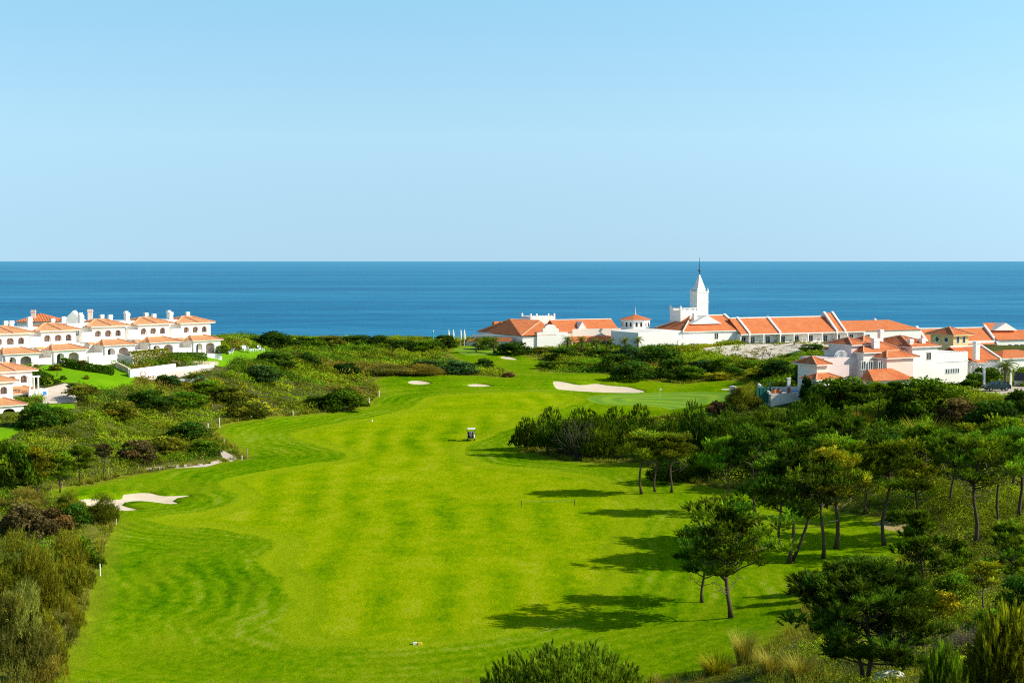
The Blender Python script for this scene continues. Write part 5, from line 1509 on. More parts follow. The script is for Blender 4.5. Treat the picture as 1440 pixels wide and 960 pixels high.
# ---- parked car
p = gp(1401, 549)
r = thing('parked_car', 'dark green hatchback car parked beside the rounded bush on the right', 'car', p, math.radians(6))
r.scale = (1, 1, 1)
def car(r):
    side = [(-2.1, .35), (-2.15, .62), (-2.0, .86), (-1.15, .98), (-.55, 1.42), (.2, 1.5), (1.2, 1.46), (1.75, 1.05), (2.05, .95), (2.1, .5), (2.0, .33)]
    b = MB(); n = len(side); rows = []
    for y_, k in ((-.82, .90), (-.86, 1), (.86, 1), (.82, .90)):
        rows.append([(x*(.985 if k < 1 else 1), y_*(1 if z < 1.0 else (1-(z-1.0)*.42)), z if k == 1 else .35+(z-.35)*.985) for x, z in side])
    V = [v for q in rows for v in q]; Fc = [list(range(n-1, -1, -1)), [3*n+i for i in range(n)]]
    for j in range(3):
        for i in range(n):
            i2 = (i+1) % n; Fc.append([j*n+i, j*n+i2, (j+1)*n+i2, (j+1)*n+i])
    b.add(V, Fc); body = b.build('body', M['carpaint'], r, False)
    for y_ in (-1, 1):
        for tri in ([(-1.0, 1.0), (-.5, 1.36), (.1, 1.42), (.1, 1.0)], [(.2, 1.0), (.2, 1.42), (1.15, 1.39), (1.5, 1.02)]):
            w_ = MB(); w_.add([(x, y_*(.875-(max(z-1, 0))*.36), z) for x, z in tri], [list(range(4))]); w_.build('window', M['glass'], r)
        for x_ in (-1.3, 1.3):
            t = MB(); t.tube([(x_, y_*.68, .32), (x_, y_*.89, .32)], .32, 16); o = t.build('wheel', M['rubber'], r)
            h = MB(); h.tube([(x_, y_*.885, .32), (x_, y_*.90, .32)], .2, 12); h.build('rim', M['metal'], o)
        MB().box(-2.17, -2.08, y_*.62-.16, y_*.62+.16, .62, .76).build('headlight', M['whitepaint'], r)
        MB().box(2.06, 2.13, y_*.66-.12, y_*.66+.12, .7, .92).build('tail_light', M['shutter'], r)
    w_ = MB(); w_.add([(-1.17, -.72, .995), (-1.17, .72, .995), (-.60, .62, 1.40), (-.60, -.62, 1.40)], [(0, 1, 2, 3)]); w_.build('windscreen', M['glass'], r)
car(r)

# ---- golf cart seen from behind, with two bags
p = gp(662.3, 620)
r = thing('golf_cart', 'cream golf cart with white roof driving away down the fairway', 'golf cart', p, 0)
b = MB()
b.prism_x([(0, .35), (0, .95), (.25, 1.0), (.9, 1.0), (1.0, .55), (1.5, .5), (1.7, .55), (1.9, .95), (2.3, .9), (2.42, .6), (2.4, .35)], -.6, .6)
bo = b.build('body', M['cartbody'], r); bv = bo.modifiers.new('bevel', 'BEVEL'); bv.width = .06; bv.segments = 2
MB().box(-.55, .55, .35, .85, 1.0, 1.12).build('seat', M['whitepaint'], r); MB().box(-.55, .55, .3, .42, 1.12, 1.5).build('backrest', M['whitepaint'], r)
rf = MB(); rf.box(-.66, .66, .05, 2.05, 1.86, 1.94); ro = rf.build('roof', M['whitepaint'], r); bv = ro.modifiers.new('bevel', 'BEVEL'); bv.width = .04
for x_ in (-.58, .58):
    MB().tube([(x_, .25, .95), (x_, .15, 1.87)], .025, 6).build('roof_post', M['darkmetal'], r); MB().tube([(x_, 1.9, .9), (x_, 1.75, 1.87)], .025, 6).build('roof_post', M['darkmetal'], r)
    for y_ in (.35, 2.0):
        t = MB(); t.tube([(x_-.1*np.sign(x_), y_, .24), (x_+.06*np.sign(x_), y_, .24)], .24, 14); o = t.build('wheel', M['rubber'], r)
        h = MB(); h.tube([(x_+.055*np.sign(x_), y_, .24), (x_+.07*np.sign(x_), y_, .24)], .12, 10); h.build('rim', M['metal'], o)
MB().box(-.5, .5, -.38, 0, .5, .58).build('bag_rack', M['darkmetal'], r)
MB().tube([(.28, 1.5, 1.05), (.28, 1.2, 1.25)], .02, 5).build('steering_column', M['darkmetal'], r)
for x_, m_, lab in ((-.36, 'blackfabric', 'black golf bag strapped on the left of the cart rack'), (-.02, 'greyfabric', 'grey golf bag in the middle of the cart rack'), (.30, 'brownfabric', 'dark brown golf bag on the right of the cart rack')):
    e = thing('golf_bag', lab, 'golf bag', (p[0]+x_, p[1]-.2, p[2]+.58))
    MB().lathe([(.13, 0), (.15, .1), (.14, .6), (.16, .82), (.13, .84)], 10).build('bag', M[m_], e, True)
    for k in range(4):
        a = k*1.6+x_; MB().tube([(.05*math.cos(a), .05*math.sin(a), .8), (.08*math.cos(a), .08*math.sin(a), 1.05)], [.012, .035], 5).build('club', M['metal' if k % 2 else 'darkmetal'], e)
    MB().box(-.09, .09, -.19, -.12, .2, .5).build('pocket', M[m_], e)

# ---- flag on the green, markers, stakes and rope
p = gp(928, 561)
e = thing('flagstick', 'thin white flagstick standing in the green beside the large bunker', 'flagstick', p)
MB().tube([(0, 0, 0), (0, 0, 2.3)], .03, 6).build('pole', M['whitepaint'], e)
b = MB(); b.add([(0.03, 0, 2.28), (.42, .05, 2.16), (.42, .05, 1.92), (.03, 0, 1.9)], [(0, 1, 2, 3)]); b.build('flag', M['canvas'], e)
for px, m_, lab in ((583.5, 'whitepaint', 'white block tee marker lying on the grass left of the yellow one'), (590.5, 'yellowpaint', 'yellow block tee marker lying on the grass right of the white one')):
    p = gp(px, 906); o = MB().box(-.17, .17, -.13, .13, -.02, .2).build('tee_marker', M[m_]); o.location = p; o.rotation_euler = (0, 0, .1)
    bv = o.modifiers.new('bevel', 'BEVEL'); bv.width = .04; bv.segments = 2; tag(o, lab, 'tee marker', 'tee markers')
for px, py, lab in ((523, 592.5, 'small white distance marker at the left edge of the fairway'), (766, 637, 'small white distance marker beside the dark thicket')):
    p = gp(px, py); b = MB().lathe([(.16, 0), (.2, .1), (.16, .26), (.02, .32)], 10); o = b.build('distance_marker', M['whitepaint'], None, True); o.location = p; tag(o, lab, 'marker')
ST = [(92,908,874,'leaning white boundary stake at the ragged willowy bush, lower left'), (141,809,792,'white boundary stake at the tip of the bright bush, lower left'), (163,737,721,'white boundary stake below the near bunker'),
 (113,768,759,'short white stake by the reddish bushes at the left'), (84,824,802,'white boundary stake inside the olive willowy bush'), (72,691,679,'pale wooden stake left of the near bunker, left one'), (87,686,677,'pale wooden stake left of the near bunker, right one'),
 (309,601,587,'tall white stake at the bend of the scrub edge'), (353,589,582,'white stake on the scrub edge right of the tall one'), (292,607,595,'white stake inside the scrub left of the tall one'), (315,623,617,'short white stake below the bend of the scrub edge'),
 (347,645,629,'wooden post beside the sand steps'), (340,647,640,'short white stake beside the sand steps'), (195,662,654,'pale wooden post at the left end of the sand path'), (153,674,657,'pale post under the leaning bare tree'),
 (412,583,577,'white stake on the scrub edge left of the large leafy bush'), (485,578,571,'white stake just right of the large leafy bush'), (497,574,568,'second white stake right of the large leafy bush'),
 (519,566,560,'third white stake right of the large leafy bush'), (533,557,549,'white stake at the upper end of the scrub edge')]
for px, b_, t_, lab in ST:
    g, h, _ = place(px, b_, t_, 2)
    w_ = .055*max(1, g[1]/170)
    o = MB().tube([(0, 0, -.3), (0, 0, h*.97), (0, 0, h)], [w_, w_, w_*.6], 8).build('boundary_stake', M['wood'] if 'wood' in lab or 'pale' in lab else M['whitepaint'])
    o.location = g; o.rotation_euler = (random.uniform(-.06, .06), random.uniform(-.06, .06), 0); tag(o, lab, 'stake', 'stakes along the scrub edge')
a, c = gp(733, 712), gp(808, 711)
e = thing('rope_barrier', 'low sagging pale rope between two dark posts on the fairway', 'rope barrier', a)
dlt = c-a
for q in (np.zeros(3), dlt): MB().tube([q, q+[0, 0, .75]], .045, 6).build('post', M['darkmetal'], e)
MB().tube([dlt*t+np.array([0, 0, .72-1.9*t*(1-t)*.33*1.0]) for t in np.linspace(0, 1, 15)], .022, 5, False).build('rope', M['rope'], e)
# pale boulder at the bottom border, small fenced lawn at the right border
p = gp(1254, 957)
b = MB(); rg = np.random.default_rng(4); nr, ns = 7, 14; V = []
for i in range(nr):
    for k in range(ns):
        a_ = 2*math.pi*k/ns; ph = math.pi/2*i/(nr-1); s_ = 1+rg.normal()*.06
        V.append((1.0*math.cos(a_)*math.cos(ph)*s_, .8*math.sin(a_)*math.cos(ph)*s_, .55*math.sin(ph)*s_))
b.add(V, [(i*ns+k, i*ns+(k+1) % ns, (i+1)*ns+(k+1) % ns, (i+1)*ns+k) for i in range(nr-1) for k in range(ns)])
o = b.build('pale_boulder', M['white'], None, True); o.location = (p[0], p[1], p[2]-.05); tag(o, 'smooth whitish boulder half hidden below the large near pine', 'boulder')
P = [gp(*q) for q in ((1390,602),(1402,602),(1414,602),(1427,601),(1439,600))]
e = thing('post_fence', 'low wooden post and wire fence round the small lawn at the right border', 'fence', P[0])
for q in P:
    l = q-P[0]; MB().tube([l, l+[0, 0, 1.25]], [.07, .06], 6).build('post', M['wood'], e)
for z in (.5, .95):
    MB().tube([q-P[0]+[0, 0, z] for q in P], .02, 4, False).build('rail', M['wood'], e)
p = gp(1433, 541)
e = thing('solar_panel', 'dark tilted panel on a white stand beside the parked car', 'panel', p, -.3)
b = MB(); b.add([(-.8, 0, .7), (.8, 0, .7), (.8, .8, 2.0), (-.8, .8, 2.0)], [(0, 1, 2, 3)]); b.build('panel', M['darkmetal'], e); MB().box(-.7, .7, .5, .9, -.3, 1.1).build('stand', M['white'], e)
# ------------------------------------------------------------------ the planting, one by one
# pines standing on or beside the mown grass on the right
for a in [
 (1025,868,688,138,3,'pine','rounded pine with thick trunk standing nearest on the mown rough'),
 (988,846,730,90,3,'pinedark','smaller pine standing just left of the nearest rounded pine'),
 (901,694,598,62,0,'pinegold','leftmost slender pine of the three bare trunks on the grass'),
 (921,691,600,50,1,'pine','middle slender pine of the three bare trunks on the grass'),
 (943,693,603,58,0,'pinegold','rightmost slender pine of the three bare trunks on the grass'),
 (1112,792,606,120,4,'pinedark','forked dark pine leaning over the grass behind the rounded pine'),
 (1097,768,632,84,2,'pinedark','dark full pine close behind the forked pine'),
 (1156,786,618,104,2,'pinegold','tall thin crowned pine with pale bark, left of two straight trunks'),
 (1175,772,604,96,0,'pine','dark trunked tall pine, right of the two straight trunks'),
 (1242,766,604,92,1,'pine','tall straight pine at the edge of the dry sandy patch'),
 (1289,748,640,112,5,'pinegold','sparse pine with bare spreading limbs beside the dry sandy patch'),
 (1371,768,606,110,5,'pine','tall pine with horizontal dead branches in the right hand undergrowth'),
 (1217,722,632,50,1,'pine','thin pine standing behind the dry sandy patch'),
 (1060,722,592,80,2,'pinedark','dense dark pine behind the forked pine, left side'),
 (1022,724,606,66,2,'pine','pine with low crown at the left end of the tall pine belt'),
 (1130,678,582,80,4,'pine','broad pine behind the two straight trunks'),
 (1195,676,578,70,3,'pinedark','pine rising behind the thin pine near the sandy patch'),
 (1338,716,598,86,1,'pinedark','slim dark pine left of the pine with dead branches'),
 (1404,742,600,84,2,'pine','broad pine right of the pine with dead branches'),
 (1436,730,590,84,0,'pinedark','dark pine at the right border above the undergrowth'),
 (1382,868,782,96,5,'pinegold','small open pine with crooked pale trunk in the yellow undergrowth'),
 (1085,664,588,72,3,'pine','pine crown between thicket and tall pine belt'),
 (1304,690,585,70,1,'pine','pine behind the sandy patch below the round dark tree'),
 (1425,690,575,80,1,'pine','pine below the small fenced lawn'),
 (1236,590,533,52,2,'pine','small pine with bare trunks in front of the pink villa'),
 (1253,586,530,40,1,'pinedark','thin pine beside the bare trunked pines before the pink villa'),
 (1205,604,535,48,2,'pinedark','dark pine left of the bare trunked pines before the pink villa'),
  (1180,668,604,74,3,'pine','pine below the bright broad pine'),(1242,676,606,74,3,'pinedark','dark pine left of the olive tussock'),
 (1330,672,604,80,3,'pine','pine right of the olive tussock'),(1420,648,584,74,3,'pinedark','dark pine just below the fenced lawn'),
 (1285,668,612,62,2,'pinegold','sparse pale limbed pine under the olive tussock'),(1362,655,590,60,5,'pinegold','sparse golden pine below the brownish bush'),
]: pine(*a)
# nearest pines at the bottom of the picture
NEARP = [pine_meshes('near_pine', 21, .17, .44, 40, 4, 24, nn=24, L_=.065, W_=.003, dead=14, lean=.04, fork=True, flatten=.95)]
pine(1222,962,764,262,0,'neardark','large near pine with twisted dark trunk and spreading limbs at the bottom','pine tree', None, NEARP)
for a in [
 (1168,842,784,60,0,'pine','young pine with upright shoots behind the large near pine'),
 (1297,822,708,78,0,'pine','young pointed pine standing in the undergrowth by the sandy patch'),
 (1228,848,776,64,1,'pine','young bushy pine above the large near pine'),
 (1130,846,796,40,0,'pinedark','short young pine left of the large near pine'),
 (1425,820,722,80,1,'pine','young pine at the right border'),
 (1345,812,752,60,0,'pine','low young pine in the right hand undergrowth'),
]: pine(*a, lib=YOUNG, name='young_pine')
CAND = [candles_mesh('near_shoots', 1, 2400, 1.0, 44, .055, .0018, .60), candles_mesh('near_shoots', 2, 260, 1.0, 50, .13, .0042, .5)]
def near_pine(px, top, d, w_, h, proto, c, label):
    p = at(px, top, d); z = H(p[0], p[1])
    o = new_obj('pine_bush', CAND[proto]); o.location = (p[0], p[1], z-.2)
    hh = p[2]-z+.2
    o.scale = (w_, w_, hh/1.06); o.rotation_euler = (0, 0, 1.3*proto+.4); o.color = shade(c, .03)
    return tag(o, label, 'pine bush')
near_pine(797, 907, 33, 5.6, 3, 0, 'pinenear', 'dense low pine covered in upright shoots at the bottom centre')
near_pine(1416, 858, 46, 2.7, 3, 1, 'pinegold', 'pine with thick pale green shoots in the bottom right corner')
near_pine(1326, 908, 44, 1.5, 3, 1, 'pine', 'small pine tip with thick shoots right of the pale boulder')

# dense pines of the thicket that juts into the fairway
for a in [
 (747,634,584,52,'pinedark','dark bushy pine at the left tip of the thicket'),
 (778,642,574,58,'pinedark','tall bushy pine left of the grey dead bush'),
 (808,644,570,60,'pinedark','bushy pine behind the grey dead bush'),
 (842,646,588,54,'pine','green bushy pine right of the grey dead bush'),
 (868,640,574,62,'pine','broad pine of the thicket behind the three slender pines'),
 (905,636,570,58,'pinedark','dark pine of the thicket above the three slender pines'),
 (944,646,576,60,'pine','pine of the thicket right of the three slender pines'),
 (985,652,560,66,'pinedark','tallest dark pine of the thicket below the flag green'),
 (1020,650,572,66,'pine','bright pine at the right part of the thicket'),
 (944,681,640,64,'deep','low dark rounded pine behind the three bare trunks'),
 (1000,672,612,62,'pine','pine on the front edge of the thicket right of the bare trunks'),
 (1046,660,590,66,'pinedark','dark pine where the thicket meets the tall pines'),
 (832,612,575,50,'pinedark','small pine at the back of the thicket'),
 (1082,640,566,66,'pine','bushy pine below the pool terrace'),
 (1120,632,566,64,'pinedark','dark bushy pine right below the pool terrace'),
 (1152,624,552,72,'pine','bright broad pine below the open leafy tree'),
 (1050,606,578,60,'pine','rounded pine left of and below the pool terrace'),
 (1090,668,612,74,'pinedark','dark pine under the pool terrace pines'),
 (1380,660,600,76,'pine','bushy pine below the car park'),
 (1290,656,618,66,'deep','very dark low pine under the olive tussock'),
]: bush(*a[:6], meshes=DENSE, cat='pine tree', name='dense_pine', wfac=1.1)
# bushes round the thicket and the villa on the right
for a in [
 (1046,578,536,46,'olive','pale olive bush beside the pool terrace wall',REED),
 (1012,585,560,34,'rust','brownish bush on top of the thicket near the flag green',BUSH),
 (1316,590,524,104,'green','large round dark tree in front of the pink villa',BUSH),
 (1283,596,540,60,'dark','dark tree left of the large round tree before the pink villa',BUSH),
 (1354,600,547,66,'brown','brownish bush between the round tree and the parked car',BUSH),
 (1391,543,512,48,'green','rounded bush between the pergola and the parked car',BUSH),
 (1370,546,522,30,'bright','light green bush beside the pergola bush',BUSH),
 (1406,602,550,70,'dark','dark spreading tree below the parked car',BUSH),
 (1438,588,540,50,'dark','dark tree below the car park at the right border',BUSH),
 (1152,566,530,44,'dark','dark bush in front of the lower annex of the pink villa',BUSH),
 (1165,612,548,60,'green','green bush at the foot of the open leafy tree',BUSH),
 (1130,600,560,44,'dark','dark bush below the pool terrace pots',BUSH),
 (1250,630,592,60,'dark','dark bush between the pines before the villa',BUSH),
 (1215,636,604,60,'green','green bush under the bare trunked pines',BUSH),
 (1410,506+40,536,20,'bright','small leafy shrub beside the parked car',BUSH),
 (1170,606,574,50,'deep','deep shaded bush under the open leafy tree',BUSH),
]: bush(*a[:6], meshes=a[6])
for a in [(1308,640,590,62,'olive','pale olive tussock of long grass above the dark pines'), (1218,606,578,46,'olive','olive tussock of long grass under the bare trunked pines'),
          (1050,936,888,46,'tan','tall dry reed tussock left of the large near pine'), (1010,950,922,60,'yellow','yellowish grass tussock at the bottom edge of the rough'),
          (1090,952,915,60,'tan','dry grass tussock at the foot of the large near pine'), (1130,960,920,54,'tan','dry grass tussock under the limbs of the large near pine')]:
    bush(*a[:6], meshes=TUSS, cat='grass tussock', name='tussock', wfac=1.2)
o = bush(814,645,590,42,'rust','bare grey twiggy dead bush among the thicket pines', meshes=TWIG, cat='dead bush', name='dead_bush', wfac=.9)
o = bush(1362,925,880,64,'rust','dry brown twiggy bush on the slope at the bottom right', meshes=TWIG, cat='dead bush', name='dead_bush', wfac=.9)
for a in [(1405,900,850,70,'bright','yellow green bush above the bottom right corner pine'), (1330,872,826,70,'yellow','yellow green bush right of the large near pine'),
          (1290,860,820,60,'olive','olive bush behind the large near pine'), (1440,880,800,60,'dark','dark bush at the right border low down'), (1345,850,800,60,'bright','bright green bush by the crooked open pine'),
          (1268,735,715,40,'green','low bush at the back of the dry sandy patch')]:
    bush(*a)

# big trees and bushes of the left side and the middle ridge
for a in [
 (380,490,462,68,'dark','big rounded dark tree standing by the villa lawn against the sea',BUSH),
 (428,488,467,52,'green','rounded tree right of the big dark one against the sea',BUSH),
 (462,488,466,44,'olive','olive bush on the ridge against the sea',BUSH),
 (500,487,465.5,52,'dark','dark tree on the ridge left of centre against the sea',BUSH),
 (532,489,465.5,44,'dark','second dark tree on the ridge against the sea',BUSH),
 (566,492,473,48,'dark','dark low tree on the ridge right of the second dark one',BUSH),
 (600,494,473,50,'green','green tree on the ridge near the closed parasols',BUSH),
 (626,490,468,34,'dark','small dark tree just left of the small upper green',BUSH),
 (378,519,491,66,'dark','dark spreading bush below the villa lawn',BUSH),
 (430,517,492,36,'dark','upright dark bush in the middle of the scrub slope',BUSH),
 (364,538,510,50,'blue','bluish green bush below the villa lawn',BUSH),
 (484,529,507,40,'deep','compact round very dark bush alone in the scrub',BUSH),
 (478,579,541,72,'green','large leafy bush on the edge of the fairway',BUSH),
 (445,575,550,40,'dark','dark bush left of the large leafy fairway bush',BUSH),
 (600,523,500,50,'blue','bluish bush in the row behind the mound bunkers',BUSH),
 (642,527,500,58,'blue','broad bluish bush in the row behind the mound bunkers',BUSH),
 (680,521,498,30,'deep','round dark bush at the right end of the row behind the mound',BUSH),
 (545,528,510,56,'tan','pale tan bush belt behind the left mound bunker, left half',REED),
 (592,529,511,54,'tan','pale tan bush belt behind the left mound bunker, right half',REED),
 (715,530,521,18,'rust','small brown bush at the right end of the mound',BUSH),
 (325,568,538,60,'olive','olive bush in the scrub below the villa pool',BUSH),
 (290,556,532,50,'green','green bush just below the villa pool',BUSH),
 (345,590,560,56,'olive','olive green bush in the middle of the scrub slope',BUSH),
 (260,575,548,56,'green','green bush left of the villa pool in the scrub',BUSH),
 (205,575,545,60,'dark','dark bush below the villa lawn',BUSH),
 (165,590,560,54,'olive','olive bush right of the round garden tree',BUSH),
 (48,606,562,56,'dark','dark green tree at the corner of the lower villa',BUSH),
 (78,600,568,40,'green','green bush right of the tree at the lower villa',BUSH),
 (230,640,610,60,'olive','olive bush above the sand path',BUSH),
 (282,640,612,50,'green','green bush above the right part of the sand path',BUSH),
 (190,650,614,54,'brown','brownish bush above the left end of the sand path',BUSH),
 (262,620,590,56,'dark','dark bush in the scrub left of the boundary stakes',BUSH),
 (240,545,524,22,'blue','small rounded shrub on the edge of the villa pool',BUSH),
 (227,540,524,22,'dark','dark rounded shrub in front of the pool wall',BUSH),
 (275,540,518,26,'olive','olive shrub at the right end of the pool terrace',BUSH),
 (14,694,606,66,'bright','tall leafy tree at the left border above the bunker',BUSH),
 (28,760,702,70,'brown','reddish brown bush at the left border',BUSH),
 (66,752,706,62,'brown','dark reddish brown bush left of the near bunker',BUSH),
 (100,744,704,46,'dark','dark green bush beside the reddish brown bush',BUSH),
 (140,738,693,46,'olive','wispy olive bush beside the near bunker',REED),
 (95,725,688,40,'olive','wispy olive bush behind the reddish brown bush',REED),
 (30,720,684,60,'tan','pale wispy bush at the left border behind the brown bush',REED),
 (16,965,800,90,'tan','very large wispy tan willow bush in the bottom left corner',REED),
 (62,962,846,56,'olive','wispy olive bush leaning over the rough in the bottom left corner',REED),
 (52,905,766,70,'olive','tall olive bush behind the bottom left willow bush',REED),
 (84,915,850,40,'tan','small tan bush at the foot of the leaning stake',REED),
 (90,850,744,70,'olive','large wispy olive bush above the bottom left willow bush',REED),
 (18,860,745,90,'olive','wispy olive bush at the left border above the corner',REED),
 (88,892,832,48,'olive','ragged wispy bush right of the bottom left willow',REED),
 (112,800,748,46,'bright','bright green bush on the rough edge at the lower left',BUSH),
 (44,964,886,60,'tan','low wispy bush at the bottom edge on the left',REED),
]: bush(*a[:6], meshes=a[6])
for a in [(52,694,622,62,3,'pinegold','leafy pine left of the pine with dead branches by the bunker'), (84,692,632,54,3,'pine','dark pine above the near bunker'), (112,678,622,52,3,'pine','pine right of the dark pine above the near bunker')]:
    pine(*a)
# a leaning bare tree above the near bunker
pine(147,668,620,58,5,'brown','leaning pale bare limbed tree above the near bunker','bare tree')
# bushes and palms between the golf course and the hotel
for a in [
 (892,537,505,58,'dark','large dark bush behind the flag green, left'), (948,532,501,50,'dark','dark rounded bush behind the flag green, right'), (868,524,494,52,'dark','dark bush left of the large one behind the green'),
 (885,508,482,50,'blue','bluish bush in front of the white hotel hall'), (930,518,484,70,'dark','broad dark bush in front of the white hotel hall'), (990,524,499,46,'blue','bluish upright bush right of the white hotel hall'),
 (1018,524,500,38,'green','green upright bush below the sandy dune'), (1058,518,505,46,'green','low green bush at the foot of the sandy dune'), (1098,532,503,58,'deep','dark mass of bush left of the pink villa'),
 (1113,508,495,18,'dark','small round bush on the sandy dune'), (1036,530,514,30,'dark','small dark bush between dune and flag green'), (842,509,488,48,'dark','dark bush below the hotel palms, right'),
 (792,507,486,46,'dark','dark bush below the ornate white gable'), (722,500,477,50,'dark','dark bush below the hotel roof corner'), (684,492,471,34,'green','green bush at the left end of the hotel'), (760,497,484,26,'olive','olive bush below the white ornate gable'),
 (702,486,473,22,'bright','bright green bush left of the dark one below the hotel'), (1145,496,482,40,'dark','dark bush on the dune top in front of the guest wing'), (960,500,486,36,'yellow','yellowish bush at the foot of the hotel hall wall'),
 (1075,532,518,40,'yellow','yellow flowering bush beyond the flag green'), (1015,534,520,40,'yellow','yellow low bush beyond the flag green, left'), (975,536,512,40,'green','green bush right behind the flag'),
 (915,500,484,36,'green','green bush close to the hotel rotunda'), (1060,510,500,16,'olive','small olive bush on the dune face'), (1130,540,505,30,'dark','dark bush touching the left annex of the pink villa')]:
    bush(*a)
hg = []
for x in range(765, 872, 14): hg.append((x, 518.5+(x-765)*.02, 506.5, 24))
for x, b_, t_, w_ in hg: bush(x, b_, t_, w_, 'green', 'low clipped green bush in the row along the mound below the hotel palms', group='row of low bushes below the hotel palms')
for px, b_, t_, lab in [(798,489,469,'palm in front of the ornate gable, leftmost of the tall row'), (818,489,469,'second palm from the left in front of the hotel'), (839,489,472.5,'third palm in front of the hotel porch'),
   (859,489,472.5,'fourth palm in front of the hotel porch'), (879,487,471,'fifth palm in front of the hotel near the rotunda'), (897,484,470,'palm at the left end of the white hall wall'),
   (670,486,471,'small palm at the far left end of the hotel'), (695,484,469,'small palm before the low orange roof of the hotel'), (1097,549,532,'small palm on the pool terrace'), (1414,530,500,'palm beside the pergola')]:
    g = at(px, b_, 418 if px < 1000 else (236 if px < 1200 else 232)); g = np.array([g[0], g[1], H(g[0], g[1])])
    pt = at(px, t_, g[1]); h = max(1.5, pt[2]-g[2])
    e = thing('palm_tree', lab, 'palm', g, random.uniform(0, 6)); s = h/1.0; e.scale = (max(s*1.1, 4.6),)*2+(s*1.05,)
    if px in (1097,): e.scale = (s*1.1,)*2+(s,)
    new_obj('trunk', PALM[0], e); k = new_obj('crown', PALM[1], e); k.color = (.22, .28, .04, 1) if px != 1097 else (.3, .26, .02, 1)
# garden trees and shrubs of the left villas
def tree(px, base, top, wpx, c, label, trunk=.45):
    g, h, w_ = place(px, base, top, wpx)
    e = thing('garden_tree', label, 'tree', g, random.uniform(0, 6))
    b = MB(); hw = h*trunk
    b.tube([(0, 0, -.1), (.05, .03, hw*.6), (.0, .05, hw*1.2)], [.035*h, .028*h, .02*h], 7)
    for k in range(4): b.tube([(0, .04, hw), (.22*w_*math.cos(k*1.6), .22*w_*math.sin(k*1.6), hw*1.55)], [.018*h, .008*h], 5, False)
    b.build('trunk', M['bark'], e, True)
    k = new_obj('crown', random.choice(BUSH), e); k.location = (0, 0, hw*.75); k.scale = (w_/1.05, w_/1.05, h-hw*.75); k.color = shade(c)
    return e
for a in [(116,566,535,46,'olive','round garden tree with reddish olive crown and short trunk beside the paving'), (116,520,503,17,'brown','small round purplish tree on the upper villa lawn'), (80,528,510,14,'olive','slim small tree on the villa lawn, left of the purplish one'),
          (311,504,483,22,'green','small leafy tree on the right hand lawn by the end villa'), (299,497,478,10,'green','clipped ball tree beside the end villa porch')]: tree(*a)
p = at(1134, 557, 226.5); o = new_obj('bush', BUSH[3]); zt = at(1134, 521, 226.5)[2]; zg = H(p[0], p[1]); o.location = (p[0], p[1], zg-.1); o.scale = (1.9, 1.9, (zt-zg)*1.05); o.color = shade('deep')
tag(o, 'narrow dark bush against the left annex of the pink villa', 'bush')
tree(1184,604,514,76,'green','open leafy tree in front of the shaded annex wall of the pink villa', .5)
tree(1152,598,530,44,'green','smaller open leafy tree beside the pool terrace', .45)
for a in [(50,525,510,12,'olive'), (72,521,511,12,'olive'), (88,533,527,9,'dark'), (121,533,526,8,'olive'), (100,546,538,16,'dark'), (61,540,530,26,'dark'), (75,538,532,16,'dark')]:
    bush(*a, 'small clipped shrub dotted on the upper villa lawn', group='small shrubs on the upper villa lawn')
for a in [(116,504,497,12,'pinkish'), (105,507,500,12,'pinkish'), (57,512,504,10,'pinkish')]:
    bush(*a, 'pink flowering shrub at the foot of a villa porch', cat='flowering shrub', name='flowering_shrub', group='pink flowers before the villas')
for a in [(125,504,497,14,'bright'), (140,504,498,12,'bright'), (158,501,494,18,'bright'), (188,501,495,26,'bright'), (222,497,491,18,'olive'), (256,494,489,18,'olive'), (280,492,487,14,'bright')]:
    bush(*a, 'leafy garden shrub on the wall top before the villas', cat='garden shrub', name='garden_shrub', group='garden shrubs on the villa terrace wall')

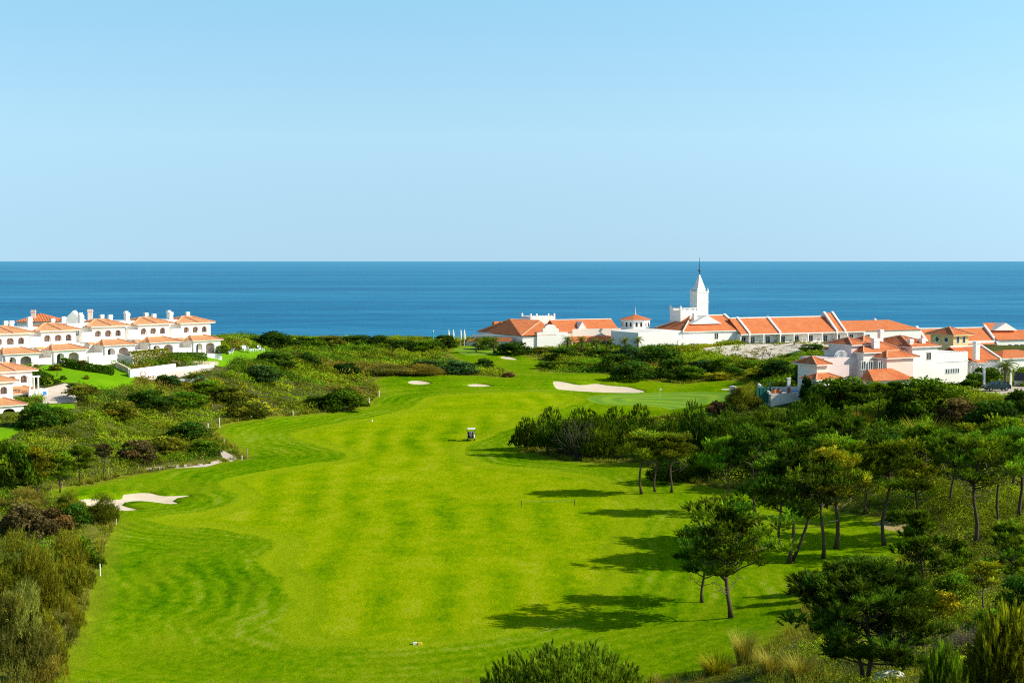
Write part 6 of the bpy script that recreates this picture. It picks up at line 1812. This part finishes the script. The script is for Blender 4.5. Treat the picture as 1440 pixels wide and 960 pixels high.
# dry grass on the near slopes
def dry_grass():
    n = 5200
    X = np.concatenate([R.uniform(-6, 46, n), R.uniform(-48, -18, n//3)]); Y = np.concatenate([R.uniform(34, 104, n), R.uniform(52, 110, n//3)])
    k = ~inside(GOLF, X, Y); X, Y = X[k], Y[k]
    k = (vnoise(X, Y, 6, 21) > -.35); X, Y = X[k], Y[k]
    gp_ = np.array(GOLF); q = np.roll(gp_, -1, 0); ln = np.hypot(*(q-gp_).T); e = R.choice(len(gp_), 5200, p=ln/ln.sum()); t = R.random((5200, 1))
    E = gp_[e]+(q[e]-gp_[e])*t+R.normal(size=(5200, 2))*.7
    k = ~inside(GOLF, E[:, 0], E[:, 1]) & (E[:, 1] < 330) & ((E[:, 1] > 101) | (E[:, 0] > 9) | (E[:, 0] < -28)); X = np.concatenate([X, E[k, 0]]); Y = np.concatenate([Y, E[k, 1]])
    Z = Hn(X, Y); nb = 16; m = len(X)*nb; i = np.repeat(np.arange(len(X)), nb)
    a = R.uniform(0, 6.28, m); hh = R.uniform(.25, .85, m)*(1+.5*vnoise(X, Y, 5, 22))[i]; sp = R.uniform(.1, .6, m)
    B = np.stack([X[i]+R.normal(size=m)*.14, Y[i]+R.normal(size=m)*.14, Z[i]-.05], 1)
    dr = np.stack([np.cos(a), np.sin(a), np.zeros(m)], 1); s = np.stack([-np.sin(a), np.cos(a), np.zeros(m)], 1)*(.022*np.clip(Y[i]/90, 1, 3))[:, None]
    T = B+dr*(sp*hh)[:, None]+np.array([0, 0, 1.])*hh[:, None]
    V = np.stack([B-s, B+s, T], 1).reshape(-1, 3)
    pal = np.array([COLS['tan'], COLS['yellow'], COLS['bright'], COLS['olive']]); c_ = pal[R.choice(4, len(X), p=[.42, .18, .2, .2])][i]*R.uniform(.6, 1.3, (m, 1))
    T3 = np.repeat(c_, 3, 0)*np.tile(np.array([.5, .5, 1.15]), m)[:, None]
    o = new_obj('dry_grass', np_mesh('dry_grass', V, np.arange(m*3).reshape(-1, 3), M['scrub'], T3)); o.color = (1, 1, 1, 1); tag(o, kind='stuff')
# ------------------------------------------------------------------ the scrub that covers the slopes: uncountable, one object per area
def vnoise(x, y, s, seed):
    r_ = np.random.default_rng(seed); v = np.zeros(len(x))
    for i in range(6):
        a, ph = r_.uniform(0, 6.28, 2); f = r_.uniform(.7, 2.2)/s
        v += np.sin((x*math.cos(a)+y*math.sin(a))*f+ph)
    return v/6
def scrub():
    n = 150000
    y = np.sqrt(R.uniform(30**2, 505**2, n)); x = R.uniform(-.44, .44, n)*(y+10)
    dens = np.clip(1.6-y/330, .42, 1)
    k = R.random(n) < dens
    x, y = x[k], y[k]
    bad = inside(GOLF, x, y) | (edge_dist(GOLF, x, y) < .5)
    for p in LAWN+PAVE+STRIP: bad |= inside(p, x, y) | (edge_dist(p, x, y) < .8)
    dn = np.zeros(len(x), bool)
    for p in DUNE: dn |= inside(p, x, y)
    bad |= dn & (R.random(len(x)) < .95)
    for (ox, oy, ang, x0, x1, y0, y1) in FOOT:
        c, s = math.cos(ang), math.sin(ang)
        lx = (x-ox)*c+(y-oy)*s; ly = -(x-ox)*s+(y-oy)*c
        bad |= (lx > x0-.6) & (lx < x1+.6) & (ly > y0-.8) & (ly < y1+.6)
    bad |= (x > .30*y) & (y > 256)
    k = ~bad; x, y = x[k], y[k]
    z = Hn(x, y)
    big = vnoise(x, y, 9, 3)*.5+vnoise(x, y, 28, 4)*.5
    rad = np.clip(.95+big*.8+R.normal(size=len(x))*.28, .35, 2.1)*np.clip(y/220, .55, 1.15)
    rad = np.where((x > .14*y+2) & (y < 172), rad*1.25, rad)
    rad = np.where(edge_dist(GOLF, x, y) < 3, np.minimum(rad, .55), rad)
    hgt = rad*np.clip(.95+big*.9, .55, 1.7)
    near = y < 100
    hgt = np.where(near & (np.abs(x) < 16), hgt*.5, hgt)
    pal = np.array([(.085, .165, .012), (.13, .215, .012), (.185, .225, .016), (.17, .25, .012), (.17, .14, .035), (.30, .30, .012), (.27, .25, .05)])
    a = vnoise(x, y, 7, 8)*.8+vnoise(x, y, 22, 18)*.4+R.normal(size=len(x))*.09; b = vnoise(x, y, 12, 9)+R.normal(size=len(x))*.12
    idx = np.where(a < -.24, 0, np.where(a < .02, 1, np.where(a < .32, 2, 3)))
    idx = np.where(b > .46, 4, idx); idx = np.where(b < -.85, 5, idx)
    idx = np.where(R.random(len(x)) < .03, 6, idx)
    right = (x > .12*y+4) & (y < 205)
    idx = np.where(right & (idx >= 4) & (R.random(len(x)) < .5), 1, idx)
    sl = (x > .14*y+2) & (y < 172); q_ = R.random(len(x)); idx = np.where(sl & (q_ < .5), 2, np.where(sl & (q_ < .72), 3, np.where(sl & (q_ < .77), 6, idx)))
    # yellow ground cover patches
    for q, rx, ry in ((gp(327, 558), 9, 12), (gp(1010, 527), 12, 12), (gp(1070, 525), 9, 12), (gp(1185, 488), 8, 10), (gp(975, 488), 9, 8)):
        w_ = ((x-q[0])/rx)**2+((y-q[1])/ry)**2 < 1
        idx = np.where(w_ & (R.random(len(x)) < .8), 5, idx); hgt = np.where(w_, hgt*.45, hgt)
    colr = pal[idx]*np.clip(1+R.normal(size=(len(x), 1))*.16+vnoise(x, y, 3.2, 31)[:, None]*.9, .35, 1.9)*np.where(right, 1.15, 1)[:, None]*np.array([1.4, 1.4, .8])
    sel = [('scrub', x < -.04*y-2), ('scrub', (x >= -.04*y-2) & (y > 200)), ('scrub', (x >= -.04*y-2) & (y <= 200))]
    for nm, s in sel:
        X, Y, Z, Rd, Hg, Cc = x[s], y[s], z[s], rad[s], hgt[s], colr[s]
        cnt = np.clip((Rd*Rd*74*np.clip(150/Y, .45, 1.6)).astype(int), 14, 140)
        k = np.repeat(np.arange(len(X)), cnt); m = len(k)
        d = rdir(m); d[:, 2] = np.abs(d[:, 2]); rr = R.uniform(.75, 1.08, (m, 1))
        C = np.stack([X[k], Y[k], Z[k]-.1], 1)+d*rr*np.stack([Rd[k], Rd[k], Hg[k]], 1)
        N = unit(d*.7+R.normal(size=(m, 3))*.6)
        V, Fq = quads(C, N, np.clip(.00125*Y[k], .13, .48)*R.uniform(.6, 1.35, m), .5)
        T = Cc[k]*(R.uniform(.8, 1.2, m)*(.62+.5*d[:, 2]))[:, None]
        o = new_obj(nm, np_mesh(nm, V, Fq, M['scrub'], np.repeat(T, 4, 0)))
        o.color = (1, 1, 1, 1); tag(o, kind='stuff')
    return len(x)
dry_grass()
scrub()
